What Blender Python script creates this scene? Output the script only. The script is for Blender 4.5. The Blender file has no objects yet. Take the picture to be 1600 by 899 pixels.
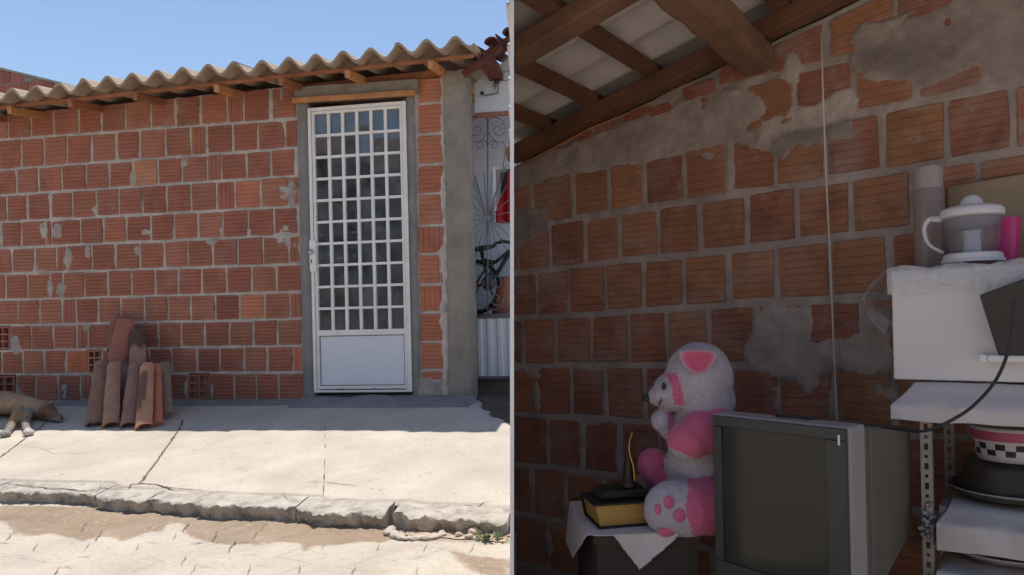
import bpy, bmesh, math, random
import numpy as np
from mathutils import Vector, Matrix, noise as mnoise
random.seed(7); rng = np.random.RandomState(7)
PI = math.pi
scene = bpy.context.scene
COL = scene.collection
# ------------------------------------------------------------------ camera model
F = 1100.0; HOR = 505.0; ROLL = math.radians(1.3); CAMZ = 1.4
CAM = Vector((0, 0, CAMZ))
RV = Vector((math.cos(ROLL), 0, -math.sin(ROLL)))
UV = Vector((math.sin(ROLL), 0, math.cos(ROLL)))
FW = Vector((0, 1, 0))
def ray(px, py): return FW + RV*((px-800)/F) + UV*((HOR-py)/F)
def S(px, py, d): return CAM + ray(px, py)*d
def Spx(p, d): return p*d/F          # pixels to metres at a depth
class Frame:                          # a vertical wall: u runs right along it, w stands out of it, z is up
    def __init__(s, origin, deg):
        a = math.radians(deg)
        s.o = Vector((origin[0], origin[1], 0)); s.u = Vector((math.cos(a), -math.sin(a), 0)); s.n = Vector((-math.sin(a), -math.cos(a), 0))
    def P(s, u, w, z): return s.o + s.u*u + s.n*w + Vector((0, 0, z))
    def hit(s, px, py, w=0.0):
        r = ray(px, py); t = ((s.o + s.n*w - CAM).dot(s.n))/(r.dot(s.n)); p = CAM + r*t
        return ((p-s.o).dot(s.u), p.z)
    def uw(s, p): q = p - s.o; return (q.dot(s.u), q.dot(s.n))
L = Frame((0, 4.76), 9.43)
R = Frame((0, 2.93), 36.3)
# ------------------------------------------------------------------ noise
def vnoise(x, y, seed=0):
    x = np.asarray(x, float); y = np.asarray(y, float)
    xi = np.floor(x).astype(np.int64); yi = np.floor(y).astype(np.int64); xf = x-xi; yf = y-yi
    def h(a, b):
        n = (a*374761393 + b*668265263 + seed*2147483647) & 0xffffffff
        n = ((n ^ (n >> 13))*1274126177) & 0xffffffff
        return ((n ^ (n >> 16)) & 0xffff)/65535.0
    u = xf*xf*(3-2*xf); v = yf*yf*(3-2*yf)
    return (h(xi, yi)*(1-u)+h(xi+1, yi)*u)*(1-v)+(h(xi, yi+1)*(1-u)+h(xi+1, yi+1)*u)*v*1.0
def fbm(x, y, seed=0, o=4):
    s = 0; a = .5; t = 0
    for i in range(o):
        s = s + a*vnoise(np.asarray(x)*2**i, np.asarray(y)*2**i, seed+i*17); t += a; a *= .5
    return s/t*2-1
def inpoly(x, y, poly):
    x = np.asarray(x); y = np.asarray(y); c = np.zeros(x.shape, bool); n = len(poly)
    for i in range(n):
        x0, y0 = poly[i]; x1, y1 = poly[(i+1) % n]
        if y0 == y1: continue
        c ^= ((y0 > y) != (y1 > y)) & (x < (x1-x0)*(y-y0)/(y1-y0)+x0)
    return c
# ------------------------------------------------------------------ materials
def rgb(h, k=1.0):
    h = h.lstrip('#'); o = []
    for i in (0, 2, 4):
        c = int(h[i:i+2], 16)/255; c = c/12.92 if c <= .04045 else ((c+.055)/1.055)**2.4
        o.append(c*k)
    return tuple(o)
def M(name, col, rough=.7, var=.18, scale=6, bump=.2, bscale=60, metal=0, attr=None, stain=None, stretch=(1, 1, 1), sheen=0, trans=0, ior=1.45, spec=.5, coat=0):
    m = bpy.data.materials.new(name); m.use_nodes = True; nt = m.node_tree; N = nt.nodes; K = nt.links
    b = N['Principled BSDF']; b.inputs['Roughness'].default_value = rough; b.inputs['Metallic'].default_value = metal
    b.inputs['Specular IOR Level'].default_value = spec; b.inputs['IOR'].default_value = ior
    if trans: b.inputs['Transmission Weight'].default_value = trans
    if sheen: b.inputs['Sheen Weight'].default_value = sheen; b.inputs['Sheen Roughness'].default_value = .4
    if coat: b.inputs['Coat Weight'].default_value = coat
    tc = N.new('ShaderNodeTexCoord'); mp = N.new('ShaderNodeMapping'); mp.inputs['Scale'].default_value = stretch
    K.new(tc.outputs['Object'], mp.inputs[0])
    def noise(sc, det=5, ro=.6):
        n = N.new('ShaderNodeTexNoise'); n.inputs['Scale'].default_value = sc; n.inputs['Detail'].default_value = det; n.inputs['Roughness'].default_value = ro
        K.new(mp.outputs[0], n.inputs['Vector']); return n
    def ramp(src, a, bb):
        r = N.new('ShaderNodeMapRange'); r.inputs['From Min'].default_value = a; r.inputs['From Max'].default_value = bb
        K.new(src, r.inputs['Value']); return r.outputs[0]
    if attr:
        at = N.new('ShaderNodeAttribute'); at.attribute_name = attr; base = at.outputs['Color']
    else:
        rg = N.new('ShaderNodeRGB'); rg.outputs[0].default_value = (*col, 1); base = rg.outputs[0]
    n1 = noise(scale); v = N.new('ShaderNodeMapRange'); v.inputs['From Min'].default_value = .3; v.inputs['From Max'].default_value = .7
    v.inputs['To Min'].default_value = 1-var; v.inputs['To Max'].default_value = 1+var; K.new(n1.outputs['Fac'], v.inputs['Value'])
    mul = N.new('ShaderNodeVectorMath'); mul.operation = 'SCALE'; K.new(base, mul.inputs[0]); K.new(v.outputs[0], mul.inputs['Scale'])
    out = mul.outputs[0]
    for st in (stain or []):
        c2, sc, a, bb, amt = st
        ns = noise(sc, 6, .65); f = ramp(ns.outputs['Fac'], a, bb)
        mm = N.new('ShaderNodeMath'); mm.operation = 'MULTIPLY'; mm.inputs[1].default_value = amt; K.new(f, mm.inputs[0])
        mx = N.new('ShaderNodeMix'); mx.data_type = 'RGBA'; K.new(mm.outputs[0], mx.inputs['Factor'])
        K.new(out, mx.inputs[6]); mx.inputs[7].default_value = (*c2, 1); out = mx.outputs[2]
    K.new(out, b.inputs['Base Color'])
    if bump:
        nb = noise(bscale, 6, .7); bp = N.new('ShaderNodeBump'); bp.inputs['Strength'].default_value = bump; bp.inputs['Distance'].default_value = .01
        K.new(nb.outputs['Fac'], bp.inputs['Height']); K.new(bp.outputs[0], b.inputs['Normal'])
    return m
# ------------------------------------------------------------------ mesh builder
class MB:
    def __init__(s): s.v = []; s.f = []; s.mi = []; s.c = None
    def add(s, vs, fs, mi=0):
        o = len(s.v); s.v += [Vector(v) for v in vs]
        for f in fs: s.f.append(tuple(i+o for i in f)); s.mi.append(mi)
        return s
    def box8(s, p, mi=0):             # 8 corners: bottom ring, top ring
        return s.add(p, [(3, 2, 1, 0), (4, 5, 6, 7), (0, 1, 5, 4), (1, 2, 6, 5), (2, 3, 7, 6), (3, 0, 4, 7)], mi)
    def fbox(s, fr, u0, u1, w0, w1, z0, z1, mi=0, z0b=None, z1b=None):   # box in a wall frame; z?b = heights at the u1 end
        z0b = z0 if z0b is None else z0b; z1b = z1 if z1b is None else z1b
        return s.box8([fr.P(u0, w1, z0), fr.P(u1, w1, z0b), fr.P(u1, w0, z0b), fr.P(u0, w0, z0), fr.P(u0, w1, z1), fr.P(u1, w1, z1b), fr.P(u1, w0, z1b), fr.P(u0, w0, z1)], mi)
    def beam(s, a, b, wd, ht, up=(0, 0, 1), mi=0, n=1, wob=0):
        a = Vector(a); b = Vector(b); d = (b-a).normalized(); up = Vector(up); sd = d.cross(up).normalized(); up = sd.cross(d).normalized()
        rings = []
        for i in range(n+1):
            c = a.lerp(b, i/n)
            if wob: c = c + sd*random.uniform(-wob, wob)+up*random.uniform(-wob, wob)
            k = 1+random.uniform(-1, 1)*wob*4
            rings.append([c+sd*(x*wd/2*k)+up*(y*ht/2*k) for x, y in ((-1, -1), (1, -1), (1, 1), (-1, 1))])
        vs = [p for r in rings for p in r]; fs = [(3, 2, 1, 0)[::-1]]
        fs = [(0, 1, 2, 3)]
        for i in range(n):
            o = i*4
            for j in range(4): fs.append((o+j, o+4+j, o+4+(j+1) % 4, o+(j+1) % 4))
        o = n*4; fs.append((o+3, o+2, o+1, o)); return s.add(vs, fs, mi)
    def tube(s, pts, r, seg=8, mi=0, cap=True):
        pts = [Vector(p) for p in pts]; n = len(pts); rr = r if isinstance(r, (list, tuple)) else [r]*n
        vs = []; fs = []; t0 = (pts[1]-pts[0]).normalized(); a = t0.orthogonal().normalized()
        for i, p in enumerate(pts):
            t = (pts[min(i+1, n-1)]-pts[max(i-1, 0)]).normalized(); a = (a - t*a.dot(t)).normalized(); b = t.cross(a)
            for k in range(seg): an = 2*PI*k/seg; vs.append(p+(a*math.cos(an)+b*math.sin(an))*rr[i])
        for i in range(n-1):
            for k in range(seg): fs.append((i*seg+k, i*seg+(k+1) % seg, (i+1)*seg+(k+1) % seg, (i+1)*seg+k))
        if cap: fs.append(tuple(range(seg))[::-1]); fs.append(tuple((n-1)*seg+k for k in range(seg)))
        return s.add(vs, fs, mi)
    def lathe(s, c, prof, seg=32, mi=0, ax=(0, 0, 1), a0=0, a1=2*PI, ref=None):
        c = Vector(c); ax = Vector(ax).normalized(); a = (Vector(ref) if ref else ax.orthogonal()).normalized(); b = ax.cross(a)
        full = abs(a1-a0-2*PI) < 1e-6; m = seg if full else seg+1; vs = []; fs = []
        for r, h in prof:
            for k in range(m): an = a0+(a1-a0)*k/seg; vs.append(c+ax*h+(a*math.cos(an)+b*math.sin(an))*max(r, 1e-5))
        for i in range(len(prof)-1):
            for k in range(seg): k2 = (k+1) % m; fs.append((i*m+k, i*m+k2, (i+1)*m+k2, (i+1)*m+k))
        return s.add(vs, fs, mi)
    def ell(s, c, rad, rot=None, seg=28, rings=18, mi=0, fn=None):
        c = Vector(c); vs = []; fs = []
        for i in range(rings+1):
            th = PI*i/rings
            for k in range(seg):
                ph = 2*PI*k/seg; d = Vector((math.sin(th)*math.cos(ph), math.sin(th)*math.sin(ph), math.cos(th)))
                if i in (0, rings): d = Vector((1e-4*math.cos(ph), 1e-4*math.sin(ph), d.z))
                p = Vector((d.x*rad[0], d.y*rad[1], d.z*rad[2]))
                if fn: p = fn(p, d)
                if rot: p = rot @ p
                vs.append(c+p)
        for i in range(rings):
            for k in range(seg): fs.append((i*seg+k, (i+1)*seg+k, (i+1)*seg+(k+1) % seg, i*seg+(k+1) % seg))
        return s.add(vs, fs, mi)
def org(o):
    return o.matrix_world_loc if False else Vector(o.get('_o', (0, 0, 0)))
ORG = {}
def part(name, mb, mats, parent=None, smooth=False, bev=0, colors=None, loc=None, attr='tint', autos=None):
    o0 = ORG[parent.name] if parent else Vector(loc if loc is not None else (0, 0, 0))
    me = bpy.data.meshes.new(name); me.from_pydata([tuple(v-o0) for v in mb.v], [], mb.f)
    for m in (mats if isinstance(mats, (list, tuple)) else [mats]): me.materials.append(m)
    me.polygons.foreach_set('material_index', mb.mi)
    if colors is not None:
        ca = me.color_attributes.new(attr, 'FLOAT_COLOR', 'POINT'); ca.data.foreach_set('color', np.asarray(colors, np.float32).ravel())
    if smooth: me.polygons.foreach_set('use_smooth', [True]*len(me.polygons))
    me.validate(); me.update()
    bm = bmesh.new(); bm.from_mesh(me); bmesh.ops.recalc_face_normals(bm, faces=bm.faces)
    if autos:
        for e in bm.edges:
            if len(e.link_faces) == 2 and e.calc_face_angle(0) > math.radians(autos): e.smooth = False
    bm.to_mesh(me); bm.free()
    o = bpy.data.objects.new(name, me); COL.objects.link(o)
    if parent: o.parent = parent
    else: o.location = o0
    ORG[o.name] = o0
    if bev:
        b = o.modifiers.new('bevel', 'BEVEL'); b.width = bev; b.segments = 2; b.limit_method = 'ANGLE'
    return o
def tag(o, label=None, cat=None, group=None, kind=None):
    if label: o['label'] = label
    if cat: o['category'] = cat
    if group: o['group'] = group
    if kind: o['kind'] = kind
    return o
def thing(name, label, cat, loc, group=None):
    o = bpy.data.objects.new(name, None); COL.objects.link(o); o.location = loc; o.empty_display_size = .1; ORG[o.name] = Vector(loc)
    return tag(o, label, cat, group)
def struct(name, mb, mats, **k): return tag(part(name, mb, mats, **k), kind='structure')
def heightgrid(name, us, vs, posf, mats, keep=None, colors=None, parent=None, kind=None, smooth=True):
    U, V = np.meshgrid(us, vs); X = posf(U, V)        # (rows, cols, 3)
    nr, nc = U.shape; idx = np.arange(nr*nc).reshape(nr, nc)
    q = np.stack([idx[:-1, :-1], idx[:-1, 1:], idx[1:, 1:], idx[1:, :-1]], -1).reshape(-1, 4)
    if keep is not None:
        kp = keep(U, V); kq = (kp[:-1, :-1] & kp[:-1, 1:] & kp[1:, 1:] & kp[1:, :-1]).ravel(); q = q[kq]
    Xf = X.reshape(-1, 3); used = np.zeros(len(Xf), bool); used[q.ravel()] = True; re = np.cumsum(used)-1
    o0 = np.array(ORG[parent.name]) if parent else np.zeros(3)
    me = bpy.data.meshes.new(name); me.from_pydata((Xf[used]-o0).tolist(), [], re[q].tolist())
    for m in (mats if isinstance(mats, (list, tuple)) else [mats]): me.materials.append(m)
    if colors is not None:
        c = colors(U, V).reshape(-1, 4)[used]; ca = me.color_attributes.new('tint', 'FLOAT_COLOR', 'POINT'); ca.data.foreach_set('color', c.astype(np.float32).ravel())
    if smooth: me.polygons.foreach_set('use_smooth', [True]*len(me.polygons))
    me.update(); o = bpy.data.objects.new(name, me); COL.objects.link(o)
    if parent: o.parent = parent
    ORG[o.name] = Vector(o0)
    if kind: o['kind'] = kind
    return o
def framepos(fr, U, W, Z):
    o = np.array(fr.o); u = np.array(fr.u); n = np.array(fr.n)
    X = o + U[..., None]*u + W[..., None]*n; X[..., 2] += Z; return X
# ------------------------------------------------------------------ material set
m_brick = M('fired_clay', (.4, .15, .09), .85, .16, 7, .35, 90, attr='tint', stain=[((.34, .27, .22), 4.2, .54, .78, .4), ((.14, .06, .04), 10, .58, .76, .4), ((.38, .31, .26), 26, .62, .74, .4)])
m_brick_in = M('fired_clay_dusty', (.4, .15, .09), .85, .22, 9, .4, 90, attr='tint', stain=[((.40, .33, .29), 5.5, .48, .72, .55), ((.14, .075, .05), 8, .56, .76, .45), ((.44, .36, .32), 22, .58, .74, .4)])
m_mortar = M('lime_mortar', (.36, .31, .27), .95, .2, 12, .7, 45, attr='tint', stain=[((.22, .19, .17), 5, .55, .75, .5)])
m_conc = M('raw_concrete', (.29, .25, .21), .95, .2, 5, 1.0, 38, stain=[((.42, .38, .34), 9, .56, .72, .5), ((.16, .135, .11), 4, .56, .76, .5), ((.14, .12, .1), 45, .66, .74, .6)])
m_conc2 = M('grey_render', (.235, .215, .195), .92, .2, 6, .6, 40, stain=[((.36, .33, .3), 9, .58, .72, .5)])
m_pave = M('sunbleached_concrete', (.56, .47, .38), .93, .12, 2.6, .7, 95, attr='tint', stain=[((.40, .32, .25), 1.7, .52, .72, .5), ((.34, .28, .22), 9, .60, .74, .4), ((.26, .21, .17), 34, .66, .75, .5), ((.38, .31, .25), 75, .52, .66, .45), ((.60, .53, .45), 48, .56, .7, .4)])
m_street = M('cement_filled_paving', (.56, .47, .38), .95, .12, 3.5, .9, 55, attr='tint', stain=[((.38, .30, .22), 4.5, .56, .74, .5), ((.28, .22, .17), 30, .64, .75, .55), ((.36, .29, .23), 70, .52, .66, .5), ((.62, .55, .47), 40, .56, .7, .4)])
m_kerb = M('kerb_stone', (.50, .44, .365), .95, .2, 9, 1.0, 60, stain=[((.22, .185, .155), 14, .48, .66, .7), ((.2, .17, .14), 40, .6, .7, .5)])
m_mud = M('damp_silt', (.29, .2, .125), .55, .14, 5, .3, 40, stain=[((.42, .31, .21), 4, .56, .72, .6)])
m_wood = M('reddish_timber', (.33, .13, .06), .7, .3, 8, .4, 60, stretch=(1, 1, 1), stain=[((.16, .07, .035), 6, .52, .75, .6)])
m_wood_r = M('brown_roof_timber', (.21, .11, .065), .75, .3, 7, .5, 60, stain=[((.13, .06, .035), 6, .5, .72, .6), ((.36, .2, .11), 16, .6, .76, .4)])
m_wood_o = M('orange_timber', (.46, .21, .08), .6, .25, 10, .35, 60, stain=[((.3, .12, .05), 12, .55, .75, .6)])
m_wood_d = M('dark_timber', (.17, .075, .04), .75, .3, 9, .4, 60, stain=[((.3, .15, .07), 5, .55, .8, .5)])
m_sheet = M('weathered_fibre_cement', (.37, .275, .19), .9, .2, 5, .5, 50, stain=[((.14, .105, .08), 5, .52, .72, .65), ((.09, .07, .055), 12, .64, .76, .5)])
m_sheet_in = M('fibre_cement_underside', (.60, .54, .50), .9, .14, 3, .25, 60, stain=[((.36, .30, .26), 2.4, .55, .8, .55)])
m_white = M('chipped_white_enamel', (.80, .76, .73), .5, .06, 6, .12, 60, stain=[((.28, .14, .07), 30, .64, .74, .8), ((.60, .52, .44), 5, .5, .75, .5)])
m_panel = M('dented_white_sheet', (.70, .71, .75), .45, .06, 3, .5, 4, stain=[((.40, .39, .41), 40, .66, .74, .7), ((.52, .47, .42), 6, .52, .74, .5), ((.3, .17, .09), 18, .70, .76, .6)])
m_rust = M('rust', (.2, .09, .045), .9, .4, 30, .6, 90)
m_wall_w = M('pale_blue_render', (.66, .69, .76), .85, .08, 3, .25, 50, stain=[((.5, .48, .47), 6, .58, .8, .4)])
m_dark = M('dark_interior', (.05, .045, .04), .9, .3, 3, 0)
m_iron = M('painted_ironwork', (.12, .12, .13), .55, .2, 20, .2, 80)
m_black = M('black_plastic', (.025, .025, .028), .45, .2, 10, .1, 80)
m_tile = M('old_clay_tile', (.42, .19, .11), .88, .22, 9, .5, 70, attr='tint', stain=[((.10, .065, .05), 5, .55, .7, .65), ((.5, .33, .24), 7, .6, .8, .5)])
m_tile_dk = M('dark_clay_tile', (.12, .035, .028), .85, .35, 14, .5, 60, stain=[((.05, .035, .03), 8, .5, .7, .7)])
m_clay = M('smooth_terracotta', (.34, .13, .075), .7, .15, 6, .2, 60)
m_red = M('red_cloth', (.5, .02, .03), .9, .2, 12, .4, 40)
m_rubber = M('tyre_rubber', (.02, .02, .02), .7, .2, 20, .3, 120)
m_bframe = M('dark_bicycle_paint', (.03, .03, .035), .35, .2, 10, 0)
m_steel = M('dull_steel', (.45, .45, .46), .4, .15, 20, .1, 80, metal=.8)
m_leaf = M('weed_leaf', (.09, .14, .04), .7, .3, 40, 0)
m_paintw = M('partition_white_paint', (.86, .85, .83), .7, .04, 4, .15, 60)
# ================================================================== BRICKWORK
def quadmap(c, s, t):                 # corners bl, br, tr, tl  (u, z)
    return ((c[0][0]*(1-s)+c[1][0]*s)*(1-t)+(c[3][0]*(1-s)+c[2][0]*s)*t, (c[0][1]*(1-s)+c[1][1]*s)*(1-t)+(c[3][1]*(1-s)+c[2][1]*s)*t)
def brick_prof(n, size, depth=.0042, gw=.0075):
    g = gw/size; pts = [(0, -.02), (.012, -.003), (.03, 0)]
    for i in range(1, n):
        c = i/n; pts += [(c-g/2, 0), (c, -depth), (c+g/2, 0)]
    return pts + [(.97, 0), (.988, -.003), (1, -.02)]
GD = [(.0042, .0075)]
def add_brick(mb, cols, fr, c, tint, vertical=False, n=6, w0=0.0, tilt=(0, 0), gd=None, rag=.0035):
    size = abs(c[3][1]-c[0][1]) if not vertical else abs(c[1][0]-c[0][0])
    if vertical: n = max(2, int(n*size/.19))
    gd = gd or GD[0]; prof = brick_prof(n, max(size, .05), gd[0], gd[1]); cross = [(0, -.02), (.02, -.002), (.14, 0), (.28, 0), (.42, 0), (.58, 0), (.72, 0), (.86, 0), (.98, -.002), (1, -.02)]
    vs = []; fs = []; m = len(cross)
    for t, wt in prof:
        for s_, ws in cross:
            s2, t2 = (s_, t) if not vertical else (t, s_)
            u, z = quadmap(c, s2, t2); e_ = 1-min(1, min(s2, 1-s2, t2, 1-t2)/.06); q_ = Vector((u*38, z*38, 0))
            if e_ > 0: u += rag*e_*(mnoise.noise(q_)+.5*mnoise.noise(q_*2.3)); z += rag*e_*(mnoise.noise(q_+Vector((9, 4, 2)))+.5*mnoise.noise(q_*2.3+Vector((9, 4, 2))))
            w = w0+.0012*mnoise.noise(q_*.6+Vector((0, 0, 5)))+min(wt, 0)+ws if min(wt, ws) > -.015 else w0-.022
            w += tilt[0]*(s2-.5)+tilt[1]*(t2-.5)
            vs.append(fr.P(u, w, z))
    for i in range(len(prof)-1):
        for j in range(m-1): fs.append((i*m+j, i*m+j+1, (i+1)*m+j+1, (i+1)*m+j))
    mb.add(vs, fs); cols += [(*tint, 1)]*len(vs)
def add_hollow(mb, cols, fr, c, tint):   # a block laid end-on, its cells showing
    def box(s0, s1, t0, t1):
        q = [quadmap(c, a, b) for a, b in ((s0, t0), (s1, t0), (s1, t1), (s0, t1))]
        vs = [fr.P(u, w, z) for w in (-.05, 0) for u, z in q]
        mb.add(vs, [(4, 5, 6, 7), (0, 1, 5, 4), (1, 2, 6, 5), (2, 3, 7, 6), (3, 0, 4, 7)]); cols.extend([(*tint, 1)]*8)
    ns, ntt = 2, 3; g = .07
    for i in range(ns+1): x = i/ns*(1-g); box(x, x+g, 0, 1)
    for j in range(ntt+1):
        y = j/ntt*(1-g)
        for i in range(ns): x0 = i/ns*(1-g)+g; box(x0+.002, (i+1)/ns*(1-g)-.002, y, y+g)
def brickwork(fr, lines, rows, u0, u1, topf, palette, mort=.006, wh=None, special=None, pitch=.19, hmin=.03, seed=1, vert=(), clipf=None, quads=None):
    """lines: two picture points for each bed joint, from the top; rows: head joints of the row under each line"""
    rr = random.Random(seed); mb = MB(); cols = []; holes = []
    lf = []
    for (a, b) in lines:
        A = fr.hit(*a); B = fr.hit(*b); k = (B[1]-A[1])/(B[0]-A[0]); lf.append((A[1]-k*A[0], k))
    for i in range(len(lines)-1):
        (a0, k0), (a1, k1) = lf[i], lf[i+1]; js, verts, hollow = rows[i]
        ym = sum(p[1] for p in lines[i]+lines[i+1])/4
        us = []
        for x in js:
            fx = (x-lines[i][0][0])/(lines[i][1][0]-lines[i][0][0])
            y = .5*(lines[i][0][1]+(lines[i][1][1]-lines[i][0][1])*fx) + .5*(lines[i+1][0][1]+(lines[i+1][1][1]-lines[i+1][0][1])*((x-lines[i+1][0][0])/(lines[i+1][1][0]-lines[i+1][0][0])))
            us.append((fr.hit(x, y)[0], x))
        while us[0][0] > u0: us.insert(0, (us[0][0]-pitch-rr.uniform(-.01, .01), None))
        while us[-1][0] < u1: us.append((us[-1][0]+pitch+rr.uniform(-.01, .01), None))
        for j in range(len(us)-1):
            ua, ub = max(us[j][0], u0), min(us[j+1][0], u1)
            if ub-ua < .03: continue
            g = rr.uniform(.6, 1.25)*mort; g2 = rr.uniform(1.1, 1.9)*mort; lean = rr.uniform(-.004, .004)
            c = []
            for (u, top) in ((ua+g, 0), (ub-g, 0), (ub-g, 1), (ua+g, 1)):
                z = (a0+k0*u - g2) if top else (a1+k1*u + g2)
                z += rr.uniform(-.003, .003); z = min(z, topf(u))
                uu_ = u+rr.uniform(-.0025, .0025)+(lean if top else 0)
                if clipf: uu_ = max(uu_, clipf(z)+.004)
                c.append((uu_, z))
            if min(c[3][1]-c[0][1], c[2][1]-c[1][1]) < hmin: continue
            if quads is not None: quads.append(c)
            xx = us[j][1]; t = list(rr.choice(palette)); f = rr.uniform(.9, 1.08); t = [q*f for q in t]
            if xx is not None and xx in hollow: add_hollow(mb, cols, fr, c, t); holes.append((ua, ub, a1+k1*ua, a0+k0*ua)); continue
            if xx is not None and special and (i, xx) in special: t = special[(i, xx)]
            add_brick(mb, cols, fr, c, t, vertical=(xx in verts if xx is not None else False), w0=rr.uniform(-.003, .002), tilt=(rr.uniform(-.004, .004), rr.uniform(-.004, .004)), n=rr.choice((6, 6, 7)))
    return mb, cols, holes
def mortarface(name, fr, u0, u1, z0, z1, topf, holes, patches, mat, cell=.008, base=-.0055, amp=.0058, low=.31, parent=None, tone=(.45, .385, .335), seed=3, quads=(), clipf=None):
    us = np.arange(u0, u1+cell*.5, cell); zs = np.arange(z0, z1, cell)
    def fields(U, Z):
        h = base + amp*fbm(U*16, Z*16, seed, 4)
        ng = .35+.65*np.clip(fbm(U*9, Z*9, seed+77, 3)+.6, 0, 1)
        for c in quads:                 # the bed is scraped back where a block stands
            ca, cb = (c[0][0]+c[3][0])/2, (c[1][0]+c[2][0])/2; cc_, cd_ = (c[0][1]+c[1][1])/2, (c[2][1]+c[3][1])/2
            i0, i1 = np.searchsorted(us, [ca, cb]); j0, j1 = np.searchsorted(zs, [cc_, cd_])
            if i1 <= i0 or j1 <= j0: continue
            d = np.minimum(np.minimum(U[j0:j1, i0:i1]-ca, cb-U[j0:j1, i0:i1]), np.minimum(Z[j0:j1, i0:i1]-cc_, cd_-Z[j0:j1, i0:i1]))
            h[j0:j1, i0:i1] -= .012*np.clip((d-.001)/.012, 0, 1)*ng[j0:j1, i0:i1]
        h = h + .022*np.maximum(0, fbm(U*4.3, Z*4.3, seed+5, 4)-low)
        T = np.ones(U.shape)*1.0
        for poly, hh, tn in patches:
            m = np.zeros(U.shape)
            for q_ in range(5):
                am = .014+.009*q_
                m += inpoly(U + am*fbm(U*(30-4*q_), Z*(30-4*q_), seed+9+q_*7, 4), Z + am*fbm(U*(30-4*q_), Z*(30-4*q_), seed+29+q_*5, 4), poly)/5
            k_ = m > 0; hp_ = -.011 + (hh*.6+.011)*np.minimum(1, m*1.25) + .006*fbm(U*14, Z*14, seed+3, 3) + .003*fbm(U*50, Z*50, seed+4, 2)
            h = np.where(k_, np.maximum(h, hp_), h); T = T*(1-m)+tn*m
        for a, b, c, d in holes: h = np.where((U > a+.004) & (U < b-.004) & (Z > c+.004) & (Z < d-.004), -.045, h)
        return h, T
    def pos(U, Z):
        h, _ = fields(U, Z); tf = topf(U)
        if clipf: U = np.maximum(U, clipf(Z))
        Zc = np.minimum(Z, tf+.004*fbm(U*20, Z*0, 4, 3)); return framepos(fr, U, h, Zc)
    def colr(U, Z):
        _, T = fields(U, Z); T = T*(1+.16*fbm(U*7, Z*7, seed+50, 3)+.12*fbm(U*30, Z*30, seed+51, 3)); return np.stack([tone[0]*T, tone[1]*T, tone[2]*T, np.ones(T.shape)], -1)
    return heightgrid(name, us, zs, pos, mat, keep=lambda U, Z: Z < topf(U)+cell*1.5, colors=colr, parent=parent)
def topline(fr, a, b, w=0):
    A = fr.hit(*a, w); B = fr.hit(*b, w); k = (B[1]-A[1])/(B[0]-A[0]); return lambda u: A[1]+k*(u-A[0])
# ================================================================== LEFT PLACE: the house on the street
BASEZ = CAMZ-.52
def zpav(t): return BASEZ-.12*t
def pav(px, py):                       # picture point to pavement point
    r = ray(px, py); n = L.n                # z = BASEZ-.12*(p-o).n
    # CAM.z + t r.z = BASEZ - .12*((CAM-o).n + t r.n)
    t = (BASEZ-.12*((CAM-L.o).dot(n))-CAM.z)/(r.z+.12*r.dot(n)); return CAM+r*t
pal_l = [(.335, .118, .07), (.32, .112, .068), (.345, .125, .075), (.31, .108, .066), (.33, .125, .072), (.30, .104, .066), (.35, .14, .085)]
ll = [((8, 174), (400, 138)), ((8, 218), (400, 190)), ((8, 265), (400, 236)), ((8, 305), (400, 279)), ((8, 347), (400, 326)), ((8, 388), (400, 370)),
      ((8, 428), (400, 415)), ((8, 469), (400, 458)), ((8, 509), (400, 500)), ((8, 548), (400, 541.5)), ((8, 585.5), (400, 582.5)), ((8, 627), (400, 626))]
rowsL = [([12, 48, 83, 122, 158, 195, 235, 273, 313, 355, 380, 420, 424], (355,), ()),
         ([33, 68, 104, 142, 181, 218, 258, 298, 322, 363, 403, 445], (298, 445), ()),
         ([25, 60, 96, 134, 170, 208, 246, 284, 323, 345, 385, 423], (323,), ()),
         ([10, 43, 78, 113, 150, 185, 222, 260, 298, 338, 367, 407, 450], (338,), ()),
         ([33, 72, 80, 125, 161, 197, 235, 272, 309, 348, 387, 427], (72,), ()),
         ([18, 53, 88, 103, 143, 180, 218, 256, 293, 332, 371, 410, 452], (88, 452), ()),
         ([8, 42, 78, 98, 132, 168, 205, 242, 278, 315, 354, 393, 432], (), ()),
         ([27, 62, 97, 118, 153, 188, 225, 262, 298, 336, 374, 413, 453], (97, 453), ()),
         ([-8, 15, 48, 83, 120, 137, 173, 208, 247, 283, 320, 357, 395, 433], (120,), (-8,)),
         ([35, 69, 103, 137, 158, 195, 232, 268, 307, 343, 382, 417, 458], (458,), (137,)),
         ([-8, 25, 55, 90, 125, 143, 180, 220, 260, 293, 328, 365, 400, 435], (125,), (-8, 293))]
spec = {(9, 103): (.50, .15, .075), (10, 143): (.36, .13, .08), (2, 208): (.45, .2, .11), (9, 458): (.48, .15, .08), (7, 374): (.46, .18, .09), (3, 367): (.45, .16, .09)}
uj0 = L.hit(463, 300)[0]+.006; uj0 = L.hit(470, 400)[0]
uL0 = L.hit(-60, 400)[0]-.5
topL = topline(L, (20, 178), (400, 141))
print('left wall u', uL0, uj0)
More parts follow.
